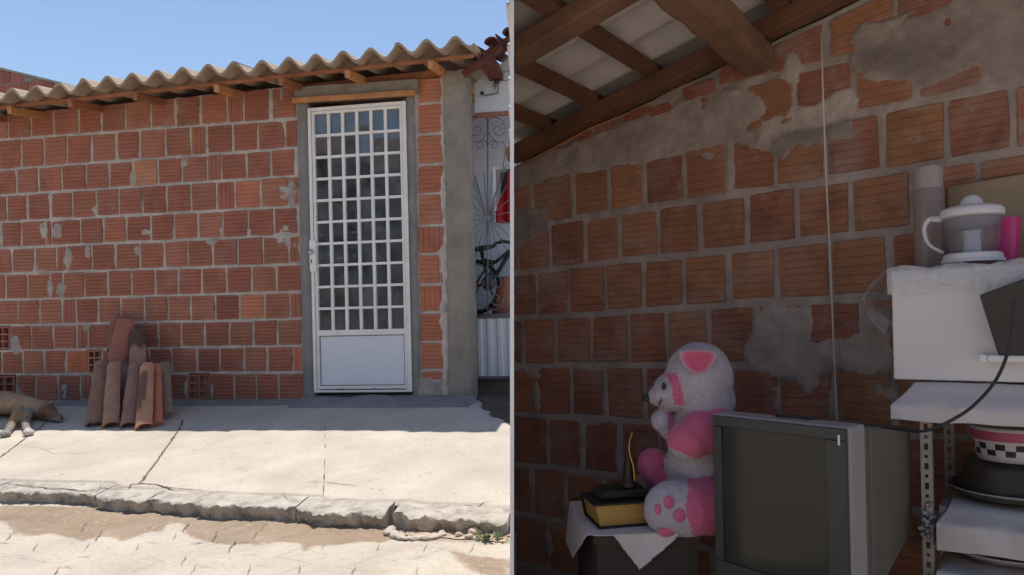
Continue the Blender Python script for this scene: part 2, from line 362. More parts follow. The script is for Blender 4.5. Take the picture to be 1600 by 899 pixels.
# ---- house root
house = thing('brick_house', 'unplastered red brick house front with glazed white door and corrugated roof', 'house', L.P(-1.8, 0, BASEZ))
QL = []; mbW, colW, holesL = brickwork(L, ll, rowsL, uL0, uj0-.004, lambda u: topL(u), pal_l, special=spec, seed=4, quads=QL)
part('brickwork', mbW, m_brick, house, colors=colW)
def PL(pts): return [L.hit(x, y) for x, y in pts]
patL = []
for cx, cy, rx, ry in ((67, 361, 7, 13), (89, 362, 9, 13), (105, 403, 7, 15), (137, 392, 5, 12), (78, 450, 6, 13), (96, 452, 8, 12), (133, 512, 7, 10), (346, 362, 4, 8), (388, 362, 4, 8), (443, 300, 8, 12),
                       (330, 378, 10, 5), (227, 362, 6, 5), (214, 392, 6, 7), (207, 280, 5, 12), (148, 327, 3, 8), (146, 562, 7, 18), (24, 540, 8, 14), (20, 612, 12, 14), (30, 622, 8, 10), (262, 610, 4, 20), (100, 612, 5, 14), (288, 255, 5, 6), (428, 292, 8, 4), (330, 610, 4, 16), (290, 610, 3, 14), (457, 300, 5, 25), (440, 150, 3, 18)):
    patL.append((PL([(cx+rx*math.cos(a)*random.uniform(.8, 1.2), cy+ry*math.sin(a)*random.uniform(.8, 1.2)) for a in [k*PI/5 for k in range(10)]]), .004, random.uniform(.72, .92)))
mortarface('mortar', L, uL0, uj0, BASEZ-.05, topL(uj0)+.05, topL, holesL, patL, m_mortar, cell=.0085, parent=house, quads=QL)
# wall core behind the face
mb = MB(); mb.fbox(L, uL0, uj0-.003, -.16, -.055, BASEZ-.1, topL(uL0)-.02, z1b=topL(uj0)-.02); part('wall_core', mb, m_conc2, house)
# right-hand strip of brick between door and pillar
lr_y = [118, 161, 210, 257, 303, 352, 397, 445, 489, 534, 578, 622]
ll2 = [((640, y+1.4*(1-(y-100)/500)*2), (700, y-1.4*(1-(y-100)/500)*2)) for y in lr_y]
rows2 = [([652, 697], (), ()) for _ in range(11)]; rows2[5] = ([652, 696], (652,), ()); rows2[7] = ([652, 697], (652,), ()); rows2[6] = ([652, 688, 698], (688,), ())
uS0 = L.hit(653, 400)[0]; uS1 = L.hit(697, 400)[0]
topS = lambda u: L.hit(650, 124)[1]+0*u
QS = []; mb2, col2, _ = brickwork(L, ll2, rows2, uS0, uS1, topS, [(.42, .145, .08), (.39, .135, .08), (.44, .16, .09)], seed=9, quads=QS)
part('brickwork', mb2, m_brick, house, colors=col2)
mortarface('mortar', L, uS0-.02, uS1+.03, BASEZ-.05, topS(0), topS, [], [(PL([(688, 120), (700, 120), (700, 640), (690, 640), (692, 560), (687, 500), (692, 440), (685, 395), (694, 370), (690, 330), (686, 300), (692, 250), (687, 200), (690, 160)]), .006, 1.15), (PL([(652, 590), (690, 592), (690, 640), (652, 640)]), .004, .75)], m_mortar, cell=.007, parent=house, quads=QS, low=.5)
mb = MB(); mb.fbox(L, uS0-.02, uS1+.03, -.16, -.055, BASEZ-.1, topS(0)-.02); part('wall_core', mb, m_conc2, house)
# concrete jambs, lintel, pillar as rough-faced boxes
def roughbox(fr, u0, u1, w0, w1, z0, z1, cell=.03, amp=.004, seed=0, z1b=None):
    mb = MB(); z1b = z1 if z1b is None else z1b
    nu = max(1, int((u1-u0)/cell)); nz = max(1, int((z1-z0)/cell)); nw = max(1, int((w1-w0)/cell/2)); key = {}
    def P(i, j, k):
        if (i, j, k) not in key:
            u = u0+(u1-u0)*i/nu; zt = z1+(z1b-z1)*i/nu; z = z0+(zt-z0)*j/nz; w = w0+(w1-w0)*k/nw
            q = Vector((u*13+seed, w*13, z*13)); d = [mnoise.noise(q*1.0)*amp + mnoise.noise(q*3+Vector((9*c, 5, 0)))*amp*.6 for c in range(3)]
            key[(i, j, k)] = len(mb.v); mb.v.append(fr.P(u+d[0], w+d[1], z+d[2]))
        return key[(i, j, k)]
    for i in range(nu):
        for j in range(nz):
            for k in (0, nw): mb.f.append((P(i, j, k), P(i+1, j, k), P(i+1, j+1, k), P(i, j+1, k))); mb.mi.append(0)
    for j in range(nz):
        for k in range(nw):
            for i in (0, nu): mb.f.append((P(i, j, k), P(i, j, k+1), P(i, j+1, k+1), P(i, j+1, k))); mb.mi.append(0)
    for i in range(nu):
        for k in range(nw):
            for j in (0, nz): mb.f.append((P(i, j, k), P(i+1, j, k), P(i+1, j, k+1), P(i, j, k+1))); mb.mi.append(0)
    return mb
uA, zA = L.hit(482, 171); uB, zB = L.hit(638, 157); uC, zC = L.hit(491, 613); uD, zD = L.hit(641, 613)
print('door corners', (uA, zA), (uB, zB), (uC, zC), (uD, zD))
DU0 = (uA+uC)/2; DU1 = (uB+uD)/2; DZ0 = (zC+zD)/2; DZ1 = (zA+zB)/2
part('door_jamb', roughbox(L, uj0, DU0-.002, -.15, .006, BASEZ-.04, L.hit(470, 158)[1], amp=.006), m_conc2, house, smooth=True)
part('door_jamb', roughbox(L, DU1+.002, uS0, -.15, .004, BASEZ-.04, L.hit(645, 148)[1], amp=.006, seed=3), m_conc2, house, smooth=True)
pu0 = L.hit(697, 400)[0]; pu1 = L.hit(732, 400, .02)[0]; pz1 = L.hit(715, 111)[1]
part('pillar', roughbox(L, pu0+.012, pu1, -.2, .022, BASEZ-.05, pz1, cell=.014, amp=.009, seed=5), m_conc, house, smooth=True)
lz0 = L.hit(463, 159)[1]; lz1 = L.hit(463, 138)[1]; lzr0 = L.hit(655, 146)[1]; lzr1 = L.hit(655, 126)[1]; lu0 = L.hit(463, 150)[0]; lu1 = L.hit(654, 140)[0]
mb = MB(); mb.beam(L.P(lu0, -.03, (lz0+lz1)/2), L.P(lu1, -.03, (lzr0+lzr1)/2), .12, lz1-lz0, n=10, wob=.0015); part('lintel', mb, m_conc, house, bev=.004)
mb = MB(); mb.beam(L.P(lu0-.005, .045, lz0-.008), L.P(lu1-.01, .045, lzr0-.008), .035, .034, n=8, wob=.001); part('lintel_batten', mb, m_wood_o, house, bev=.004)
# broken brick left of the lintel
mb = MB(); cc = []; q = [L.hit(427, 178), L.hit(461, 176), L.hit(461, 150), L.hit(427, 152)]; add_brick(mb, cc, L, q, (.34, .12, .07), w0=.004, n=4); part('broken_brick', mb, m_brick, house, colors=cc)
# ---- door
door = bpy.data.objects.new('door', None); COL.objects.link(door); door.parent = house; ORG[door.name] = ORG[house.name]
def bar(mb, u0, u1, z0, z1, w0, w1): mb.fbox(L, u0, u1, w0, w1, z0, z1)
mb = MB(); fw = .022
bar(mb, DU0, DU0+fw, DZ0, DZ1, -.05, .012); bar(mb, DU1-fw*1.3, DU1, DZ0, DZ1, -.05, .012); bar(mb, DU0+fw+.001, DU1-fw*1.3-.001, DZ1-fw, DZ1, -.05, .0115); bar(mb, DU0+fw+.001, DU1-fw*1.3-.001, DZ0, DZ0+.018, -.05, .0115)
part('door_frame', mb, m_white, door, bev=.002)
gu0 = DU0+fw+.003; gu1 = DU1-fw*1.3-.003; gz0 = L.hit(560, 516)[1]; gz1 = DZ1-fw-.003
mb = MB(); sw = .018
bar(mb, gu0, gu0+sw, DZ0+.02, gz1, -.035, .004); bar(mb, gu1-sw, gu1, DZ0+.02, gz1, -.035, .004); bar(mb, gu0+sw, gu1-sw, gz1-sw, gz1, -.035, .0035); bar(mb, gu0+sw, gu1-sw, gz0-.035, gz0+.004, -.035, .0035); bar(mb, gu0+sw, gu1-sw, DZ0+.02, DZ0+.045, -.035, .0035)
part('leaf_frame', mb, m_white, door, bev=.002)
mb = MB(); iu0 = gu0+sw; iu1 = gu1-sw; iz0 = gz0+.004; iz1 = gz1-sw; bw = .0102
for i in range(1, 6): x = iu0+(iu1-iu0)*i/6; bar(mb, x-bw, x+bw, iz0, iz1, -.03, -.002)
for j in range(1, 10): z = iz0+(iz1-iz0)*j/10; bar(mb, iu0, iu1, z-bw*.85, z+bw*.85, -.029, -.0035)
part('glazing_bars', mb, m_white, door)
mgl = bpy.data.materials.new('door_glass'); mgl.use_nodes = True; nt = mgl.node_tree; nt.nodes.clear()
o_ = nt.nodes.new('ShaderNodeOutputMaterial'); mx = nt.nodes.new('ShaderNodeMixShader'); tr = nt.nodes.new('ShaderNodeBsdfTransparent'); gl = nt.nodes.new('ShaderNodeBsdfGlossy'); fr_ = nt.nodes.new('ShaderNodeFresnel'); ad = nt.nodes.new('ShaderNodeMath')
tr.inputs[0].default_value = (.72, .75, .76, 1); gl.inputs['Roughness'].default_value = .025; fr_.inputs[0].default_value = 1.7; ad.operation = 'ADD'; ad.inputs[1].default_value = .05
nt.links.new(fr_.outputs[0], ad.inputs[0]); nt.links.new(ad.outputs[0], mx.inputs[0]); nt.links.new(tr.outputs[0], mx.inputs[1]); nt.links.new(gl.outputs[0], mx.inputs[2]); df = nt.nodes.new('ShaderNodeBsdfDiffuse'); df.inputs[0].default_value = (.42, .45, .5, 1); m2 = nt.nodes.new('ShaderNodeMixShader'); tcg = nt.nodes.new('ShaderNodeTexCoord'); ng = nt.nodes.new('ShaderNodeTexNoise'); ng.inputs['Scale'].default_value = 7; ng.inputs['Detail'].default_value = 5; mg = nt.nodes.new('ShaderNodeMapRange'); mg.inputs['From Min'].default_value = .3; mg.inputs['From Max'].default_value = .75; mg.inputs['To Min'].default_value = .03; mg.inputs['To Max'].default_value = .24
nt.links.new(tcg.outputs['Object'], ng.inputs['Vector']); nt.links.new(ng.outputs['Fac'], mg.inputs['Value']); nt.links.new(mg.outputs[0], m2.inputs[0]); nt.links.new(mx.outputs[0], m2.inputs[1]); nt.links.new(df.outputs[0], m2.inputs[2]); nt.links.new(m2.outputs[0], o_.inputs[0])
for i in range(6):
    for j in range(10):
        x0 = iu0+(iu1-iu0)*i/6; x1 = iu0+(iu1-iu0)*(i+1)/6; z0 = iz0+(iz1-iz0)*j/10; z1 = iz0+(iz1-iz0)*(j+1)/10
        a = random.gauss(0, .0012); b = random.gauss(0, .0012); mb = MB()
        mb.box8([L.P(x0, -.018+a, z0), L.P(x1, -.018+b, z0), L.P(x1, -.022+b, z0), L.P(x0, -.022+a, z0), L.P(x0, -.018-b, z1), L.P(x1, -.018-a, z1), L.P(x1, -.022-a, z1), L.P(x0, -.022-b, z1)])
        part('pane', mb, mgl, door)
mb = MB(); bar(mb, iu0+.008, iu1-.008, DZ0+.052, gz0-.042, -.03, -.008); bar(mb, iu0, iu1, DZ0+.045, gz0-.035, -.033, -.0305); part('kick_panel', mb, m_panel, door, bev=.002)
mb = MB()
xs = np.linspace(iu0, iu1, 90); vs = []
for i, x in enumerate(xs):
    hgt = .004+.008*abs(mnoise.noise(Vector((x*30, 0, 0)))); vs += [L.P(x, .0122, DZ0+.0165), L.P(x, .0124, DZ0+.0185+hgt), L.P(x, .0036, DZ0+.0185+hgt)]
mb.add(vs, [(3*i+j, 3*i+3+j, 3*i+4+j, 3*i+1+j) for i in range(89) for j in (0, 1)])
part('rust_edge', mb, m_rust, door)
lu = L.hit(491, 400)[0]; z0, z1 = L.hit(490, 425)[1], L.hit(490, 376)[1]
mb = MB(); bar(mb, lu-.026, lu+.022, z0, z1, .0125, .024); bar(mb, lu+.022, lu+.036, z0+.02, z0+.045, .008, .018); bar(mb, lu+.022, lu+.036, z1-.045, z1-.02, .008, .018); lk = part('lock_case', mb, m_white, door, bev=.005)
mb = MB(); mb.lathe(L.P(lu-.01, .024, z1-.085), [(0, .014), (.018, .014), (.02, .008), (.018, 0)], 20, ax=L.n); part('door_knob', mb, m_steel, lk, smooth=True)
mb = MB(); bar(mb, lu-.014, lu-.006, z0+.06, z0+.085, .0242, .0255); part('keyhole', mb, m_black, lk)
# ---- dark room behind the door
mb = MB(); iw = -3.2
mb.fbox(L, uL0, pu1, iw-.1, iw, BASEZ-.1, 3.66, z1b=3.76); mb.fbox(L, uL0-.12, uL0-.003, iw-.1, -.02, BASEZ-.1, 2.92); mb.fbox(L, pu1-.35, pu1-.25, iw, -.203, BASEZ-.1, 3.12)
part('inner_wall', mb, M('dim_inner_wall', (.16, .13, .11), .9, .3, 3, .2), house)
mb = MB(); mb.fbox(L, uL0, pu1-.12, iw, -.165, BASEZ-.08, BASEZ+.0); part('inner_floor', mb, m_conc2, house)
# ---- roof of corrugated sheets, battens, rafters
OV = .34
cA = L.hit(107, 128, OV); cB = L.hit(727, 57, OV); ks = (cB[1]-cA[1])/(cB[0]-cA[0]); phase = L.hit(535, 80, OV)[0]
# crest pitch from the picture
pt = (L.hit(727, 57, OV)[0]-L.hit(107, 128, OV)[0])/15.0
print('corrugation pitch', pt, 'slope', ks)
AMP = .036
def eave(u): return cA[1]+ks*(u-cA[0])-AMP           # mid height of the wave at the eave
SL = math.tan(math.radians(9))
ue1 = L.hit(741, 57, OV)[0]; ue0 = L.hit(-90, 150, OV)[0]; u = ue0; k = 0
while u < ue1-.02:
    w_ = min(6*pt+.12*pt, ue1-u); n = int(w_/pt*14); nl = 12; mb = MB(); th = .021; lift = (k % 2)*.009; skew = random.uniform(-.012, .012); ov = OV+random.uniform(-.015, .02)
    for side in (0, 1):
        for i in range(n+1):
            uu = u+w_*i/n
            for j in range(nl+1):
                t = j/nl; ww = ov+(-3.4-ov)*t; dz = (OV-ww)*SL
                z = eave(uu)+AMP*math.cos(2*PI*(uu-phase)/pt)+dz+lift-(th if side == 0 else 0)+.003*mnoise.noise(Vector((uu*6, ww*3, 0)))
                mb.v.append(L.P(uu+skew*t, ww, z))
    m_ = nl+1; of = (n+1)*m_
    for i in range(n):
        for j in range(nl):
            mb.f.append((i*m_+j, (i+1)*m_+j, (i+1)*m_+j+1, i*m_+j+1)); mb.f.append((of+i*m_+j, of+(i+1)*m_+j, of+(i+1)*m_+j+1, of+i*m_+j+1))
        for j in (0, nl): mb.f.append((i*m_+j, (i+1)*m_+j, of+(i+1)*m_+j, of+i*m_+j))
    for i in (0, n):
        for j in range(nl): mb.f.append((i*m_+j, i*m_+j+1, of+i*m_+j+1, of+i*m_+j))
    mb.mi = [0]*len(mb.f); part('corrugated_sheet', mb, m_sheet, house, smooth=True, autos=50); u += 6*pt; k += 1
bz = lambda u, w: eave(u)+(OV-w)*SL-AMP-.022+.012
for w, wd in ((OV-.11, .03), (-.14, .04), (-.9, .05), (-2, .05)):
    mb = MB(); mb.beam(L.P(ue0, w, bz(ue0, w)-.022), L.P(ue1-.03, w, bz(ue1, w)-.022), wd, .02, n=14, wob=.0015); part('roof_batten', mb, m_wood, house, bev=.003)
for x in (-10, 50, 143, 244, 362, 460, 569, 697):
    uu = L.hit(x, 150 if x < 300 else 130, .15)[0]; jj = random.uniform(-.02, .02)
    a = L.P(uu-.05+jj, OV-.05, bz(uu, OV-.05)-.062); b = L.P(uu+.05, -3.1, bz(uu, -3.1)-.062)
    mb = MB(); mb.beam(a, b, .038, .052, n=6, wob=.002); part('rafter', mb, m_wood_o if x in (50, 569, 697, 362) else m_wood, house, bev=.004)
pa = L.hit(463, 142, -.02); pb = L.hit(700, 116, -.02)
mb = MB(); mb.beam(L.P(pa[0]-.03, -.07, pa[1]-.004+.018), L.P(pb[0], -.07, pb[1]+.016), .09, .055, n=10, wob=.002); part('wall_plate', mb, m_wood, house, bev=.004)
# threshold and plinth of rough cement
def ramp(fr, u0, u1, t1, h, seed, mat, name, drop=0):
    us = np.arange(u0, u1, .02); ts = np.linspace(-.14, t1, 26)
    def pos(U, T):
        k = np.clip(1-T/t1, 0, 1); edge = np.minimum(1, np.minimum((U-u0)/.05, (u1-.02-U)/.05).clip(0, 1)+.0)
        hh = (h*(k**.7)*(.8+.35*fbm(U*5, T*9, seed, 3))*edge)
        return framepos(fr, U, T, BASEZ-.12*np.maximum(T, 0)-.004+hh+.0035*fbm(U*25, T*25, seed+1, 3)*(k > 0))
    return heightgrid(name, us, ts, pos, mat, parent=house)
ramp(L, uL0, uj0+.1, .16, .022, 11, m_conc2, 'plinth')
ramp(L, uj0-.05, pu1+.06, .22, .05, 12, m_conc2, 'threshold')
# ---- pavement, kerb, street
kpx = [(-70, 764), (8, 767), (70, 768), (140, 769), (152, 777), (240, 782), (330, 789), (400, 791), (478, 794), (490, 800), (560, 802), (625, 802), (640, 806), (700, 808), (797, 815)]
kp = [pav(*p) for p in kpx]
kp = [kp[0]+(kp[0]-kp[1]).normalized()*2.5] + kp
ku = np.array([L.uw(p)[0] for p in kp]); kt = np.array([L.uw(p)[1] for p in kp])
KG = .13                                # width of the kerb stones
def kedge(U): return np.interp(U, ku, kt)
uE0 = -5.5; uE1 = .42
def pavpos(U, Tn):
    ke = kedge(U)-KG+.010*fbm(U*14, U*0, 3, 3); T = -.05+(ke+.05)*Tn
    z = BASEZ-.12*T+.0018*fbm(U*3, T*3, 8, 3)+.001*fbm(U*22, T*22, 5, 3)-.02*np.clip((Tn-.985)/.015, 0, 1)
    return framepos(L, U, T, z)
def pavcol(U, Tn):
    ke = kedge(U)-KG; T = -.05+(ke+.05)*Tn; c = 1+.10*fbm(U*1.5, T*1.5, 41, 3)+.07*fbm(U*9, T*9, 42, 4)
    return np.stack([.535*c, .46*c, .37*c, np.ones(c.shape)], -1)
us = np.arange(uE0, uE1, .02); tn = np.concatenate([np.linspace(0, .97, 90), np.linspace(.975, 1, 10)])
heightgrid('pavement', us, tn, pavpos, m_pave, kind='structure', colors=pavcol, keep=lambda U, Tn: pavpos(U, Tn)[..., 0] < -.004)
mb = MB()                              # kerb: rough stones butted end to end
joints = [uE0, -4.6, -3.7] + [L.uw(pav(x, 775))[0] for x in (-40, 146, 241, 327, 484, 632)] + [.30]
HK = .058
for a, b in zip(joints[:-1], joints[1:]):
    a2, b2 = a+.0025, b-.0025
    if abs(b-joints[-2]) < 1e-6: b2 = b-.022
    if abs(a-joints[-2]) < 1e-6: a2 = a+.012
    n = max(4, int((b2-a2)/.011)); off = random.uniform(-.007, .007); zo = random.uniform(-.002, .002); prof = []
    cs = [(0, -.10), (0, -.002), (.04, .001), (.07, .001), (.095, 0), (.118, -.0005), (.129, -.002), (.133, -.007), (.127, -.022), (.122, -.038), (.119, -.05), (.117, -.064), (.115, -.08), (.115, -.11)]
    o = len(mb.v)
    for i in range(n+1):
        u = a2+(b2-a2)*i/n; ke = float(kedge(u)); e = min(i, n-i)
        for j, (w, z) in enumerate(cs):
            T = ke-KG+w+off*(w > .06); zz = BASEZ-.12*(ke-KG+min(w, .13))+z+zo
            q = Vector((u*17, w*17, z*17)); amp = .019 if j > 5 else (.0035 if j > 1 else 0)
            T += mnoise.noise(q)*amp*.8+mnoise.noise(q*3.1)*amp*.8+mnoise.noise(q*6.3)*amp*.35-(.008 if e == 0 else (.003 if e == 1 else 0))*(j > 3); zz += (mnoise.noise(q+Vector((7, 3, 1)))+.6*mnoise.noise(q*2.7))*amp*(.8 if j > 5 else 1.1)*(j > 2)
            mb.v.append(L.P(u, T, zz))
    m_ = len(cs)
    for i in range(n):
        for j in range(m_-1): mb.f.append((o+i*m_+j, o+(i+1)*m_+j, o+(i+1)*m_+j+1, o+i*m_+j+1))
    mb.f.append(tuple(o+j for j in range(m_))); mb.f.append(tuple(o+n*m_+j for j in range(m_)))
mb.mi = [0]*len(mb.f); struct('kerb', mb, m_kerb, smooth=True, autos=70)
# cracks and joints of the slab: narrow dirt-filled grooves
def ribbon(mb, pts, wd, zf, jit=.004, step=.02, lift=.0035):
    out = []
    for a, b in zip(pts[:-1], pts[1:]):
        n = max(1, int((b-a).length/step))
        for i in range(n): out.append(a.lerp(b, i/n))
    out.append(pts[-1]); N = len(out); vs = []
    for i, p in enumerate(out):
        t = (out[min(i+1, N-1)]-out[max(i-1, 0)]); t.z = 0; t.normalize(); sd = Vector((t.y, -t.x, 0))
        w = wd*(.35+.9*abs(mnoise.noise(p*23)))*min(1, (min(i, N-1-i)+.3)/3); c = p+sd*mnoise.noise(p*31)*jit*2
        for s_ in (-1, 1):
            q = c+sd*s_*w/2; q.z = zf(q)+lift; vs.append(q)
    mb.add(vs, [(2*i, 2*i+2, 2*i+3, 2*i+1) for i in range(N-1)])
def zp(p):
    u, t = L.uw(p); return BASEZ-.12*t+.0018*float(fbm(u*3, t*3, 8, 3))
m_crack = M('dirt_in_crack', (.14, .105, .08), .95, .3, 20, 0)
mb = MB()
for pts, wd in (([(285, 655), (283, 667), (262, 697), (240, 728), (222, 752), (216, 757)], .017), ([(74, 657), (62, 669), (35, 689), (8, 710), (-30, 736)], .012), ([(508, 668), (508, 676)], .008), ([(508, 680), (507.5, 685)], .012), ([(508.5, 694), (508, 701)], .012), ([(508, 715), (507, 738)], .004), ([(507, 740), (506.5, 753)], .014), ([(506, 755), (505, 775)], .007)):
    ribbon(mb, [pav(*p) for p in pts], wd, zp, jit=.0015 if pts[0][0] > 400 else .003)
for pts, wd in (([(8, 756), (50, 762), (100, 765), (135, 768), (160, 764), (200, 764), (206, 757), (235, 757), (265, 763), (290, 766), (318, 767)], .012), ([(150, 772), (158, 760), (170, 756)], .006), ([(315, 768), (340, 769), (372, 770)], .005), ([(470, 757), (485, 753), (505, 754), (530, 757), (560, 760)], .006), ([(590, 770), (603, 763)], .010), ([(512, 783), (530, 781), (560, 781)], .010), ([(716, 792), (728, 786), (745, 788), (768, 784)], .010), ([(745, 727), (760, 723)], .006), ([(660, 742), (685, 737)], .006), ([(525, 684), (542, 685)], .007), ([(330, 698), (336, 699)], .01), ([(548, 741), (552, 743)], .012), ([(60, 700), (90, 702)], .003), ([(30, 697), (60, 700), (90, 711), (130, 709), (170, 703)], .003), ([(130, 668), (150, 672), (200, 672), (240, 668), (262, 667)], .004), ([(440, 770), (450, 783)], .006), ([(395, 772), (430, 775)], .005)):
    ribbon(mb, [pav(*p) for p in pts], wd, zp)
rj = random.Random(5)
for _ in range(150):
    x, y = rj.uniform(0, 790), rj.uniform(672, 785); p = pav(x, y); d_ = Vector((rj.uniform(-1, 1), rj.uniform(-.4, .4), 0)).normalized()*rj.uniform(.004, .018)
    ribbon(mb, [p-d_, p, p+d_], rj.uniform(.003, .007), zp, jit=.002, step=.006)
tag(part('pavement_cracks', mb, m_crack), kind='structure')
# street
SZ = lambda U, T: BASEZ-.12*kedge(U)-HK-.035*np.clip(T-kedge(U), 0, 7)
def stp(px, py):
    p = pav(px, py)
    for _ in range(12):
        u, t = L.uw(p); z = float(SZ(u, t)); r = ray(px, py); k = (z-CAM.z)/r.z; p = CAM+r*k
    return p
ms = [(-70, 800), (8, 790), (140, 793), (240, 800), (330, 806), (400, 810), (480, 815), (610, 822), (625, 822), (622, 840), (600, 846), (560, 847), (533, 851), (487, 853), (476, 864), (470, 850), (450, 848), (400, 853), (347, 852), (318, 846), (296, 838), (285, 818), (262, 820), (250, 832), (233, 831), (210, 838), (188, 846), (170, 838), (150, 840), (127, 845), (83, 835), (40, 838), (22, 833), (5, 815), (-60, 820)]
def suv(pts): return [L.uw(stp(x, y)) for x, y in pts]
MS = suv(ms); MS2 = suv([(700, 856), (740, 866), (797, 872), (800, 910), (770, 905), (740, 893), (712, 872)]); MS3 = suv([(600, 838), (660, 846), (740, 846), (800, 850), (800, 820), (620, 815)])
def stcell(U, T):
    a = (U*.86+T*.5)/.30; b = (-U*.22+T*.95)/.155; a = a+.06*fbm(U*3, T*3, 61, 2); b = b+.1*fbm(U*3, T*3, 62, 2)
    row = np.floor(b); a = a+row*.47
    da = np.abs(a-np.round(a))*.30; db = np.abs(b-np.round(b))*.155
    ra = fbm(U*7, T*7, 71, 3); g = np.maximum(np.where(ra > .05, np.exp(-(da/.0055)**2), 0), np.where(ra > .25, np.exp(-(db/.004)**2), 0)); return g
def stpos(U, Tn):
    T = kedge(U)-.03+Tn; g = stcell(U, T)
    z = SZ(U, T)+.008*fbm(U*4, T*4, 15, 4)+.0035*fbm(U*20, T*20, 16, 3)-.003*g-.0035*np.clip(fbm(U*38, T*38, 19, 3)-.15, 0, 1)*4*.5
    return framepos(L, U, T, z)
def stcol(U, Tn):
    T = kedge(U)-.03+Tn; g = stcell(U, T)*.25; c = 1+.12*fbm(U*2, T*2, 81, 4)
    a = np.stack([.535*c, .46*c, .37*c], -1); m = np.zeros(U.shape)
    for q_ in range(6):
        am = .012+.008*q_; w1 = am*fbm(U*(26-3*q_), T*(26-3*q_), 90+q_*3, 4); w2 = am*fbm(U*(26-3*q_), T*(26-3*q_), 190+q_*3, 4)
        m += np.maximum((inpoly(U+w1, T+w2, MS) | inpoly(U+w1, T+w2, MS2))*1.0, inpoly(U+w1, T+w2, MS3)*.65)/6
    m = np.clip(m*(1.0+.35*fbm(U*6, T*6, 33, 3)), 0, 1)[..., None]; sil = np.stack([.30*c, .215*c, .14*c], -1); a = a*(1-m)+sil*m; d = np.array([.13, .10, .07]); o = a*(1-g[..., None])+d*g[..., None]
    return np.concatenate([o, np.ones(c.shape)[..., None]], -1)
us = np.concatenate([np.arange(-5.5, -2.6, .05), np.arange(-2.6, .42, .0065)])
heightgrid('street', us, np.concatenate([np.arange(0, .95, .0065), np.arange(.96, 6, .12)]), stpos, m_street, kind='structure', colors=stcol,
           keep=lambda U, Tn: framepos(L, U, kedge(U)-.03+Tn, SZ(U, kedge(U)))[..., 0] < -.0)
mb = MB(); rj = random.Random(3)
for row, y in enumerate((824, 838, 856, 876, 893)):
    x = -30+(row % 2)*30+rj.uniform(-8, 8)
    while x < 770:
        k = 1+row*.18
        if rj.random() < .62:
            kk = k*rj.uniform(.5, 1.2); a_ = stp(x, y+8*kk); b_ = stp(x+(13*(1-x/1100)+rj.uniform(-3, 3))*kk, y-7*kk); m_ = a_.lerp(b_, .5)
            ribbon(mb, [a_, m_, b_], rj.uniform(.004, .010), lambda p: float(SZ(*L.uw(p)))+.008*float(fbm(L.uw(p)[0]*4, L.uw(p)[1]*4, 15, 4))+.0035*float(fbm(L.uw(p)[0]*20, L.uw(p)[1]*20, 16, 3)), jit=.004, step=.012, lift=.0042)
        if rj.random() < .3 and row > 1:
            a_ = stp(x+14, y-7); b_ = stp(x+44, y-6)
            ribbon(mb, [a_, b_], .006, lambda p: float(SZ(*L.uw(p)))+.008*float(fbm(L.uw(p)[0]*4, L.uw(p)[1]*4, 15, 4))+.0035*float(fbm(L.uw(p)[0]*20, L.uw(p)[1]*20, 16, 3)), jit=.005, step=.012, lift=.0042)
        x += 56*k*rj.uniform(.85, 1.15)
tag(part('paving_joints', mb, M('sandy_joint', (.22, .17, .125), .95, .35, 20, 0)), kind='structure')
# damp silt along the kerb
def silt(name, poly, mat, seed, thick=.0022, top=.0):
    P = suv(poly); a = np.array(P)
    def pos(U, T): return framepos(L, U, T, SZ(U, T)+.008*fbm(U*4, T*4, 15, 4)+.0035*fbm(U*20, T*20, 16, 3)+thick-.003*stcell(U, T))
    return heightgrid(name, np.arange(a[:, 0].min()-.03, a[:, 0].max()+.03, .01), np.arange(a[:, 1].min()-.03, a[:, 1].max()+.03, .007), pos, mat, kind='stuff',
                      keep=lambda U, T: inpoly(U+.02*fbm(U*18, T*18, seed+3, 3), T+.02*fbm(U*18, T*18, seed+4, 3), P))
silt('mud', [(640, 815), (700, 820), (797, 828), (797, 850), (760, 846), (700, 842), (650, 840), (630, 838), (640, 828)], M('crumbly_dry_silt', (.40, .29, .20), .9, .3, 14, .8, 30, stain=[((.52, .43, .33), 12, .5, .7, .7)]), 15, thick=.004)
mb = MB(); ex_ = lambda z: (z-CAMZ)*math.tan(ROLL)-.006
def szx(y): q = Vector((-.02, y, 0)); u_, t_ = L.uw(q); return float(SZ(u_, t_))-.012
ys_ = [2.9, 2.3, 1.7, 1.0, 0, -1.5, -3.2]
for y0_, y1_ in zip(ys_[:-1], ys_[1:]):
    z0_, z1_ = min(szx(y0_), .6), min(szx(y1_), .6); mb.box8([(ex_(.2)-.1, y0_, .2), (ex_(.2), y0_, .2), (ex_(.2), y1_+.0005, .2), (ex_(.2)-.1, y1_+.0005, .2), (ex_(z0_)-.1, y0_, z0_), (ex_(z0_), y0_, z0_), (ex_(z1_), y1_+.0005, z1_), (ex_(z1_)-.1, y1_+.0005, z1_)])
struct('retaining_edge', mb, m_conc2)
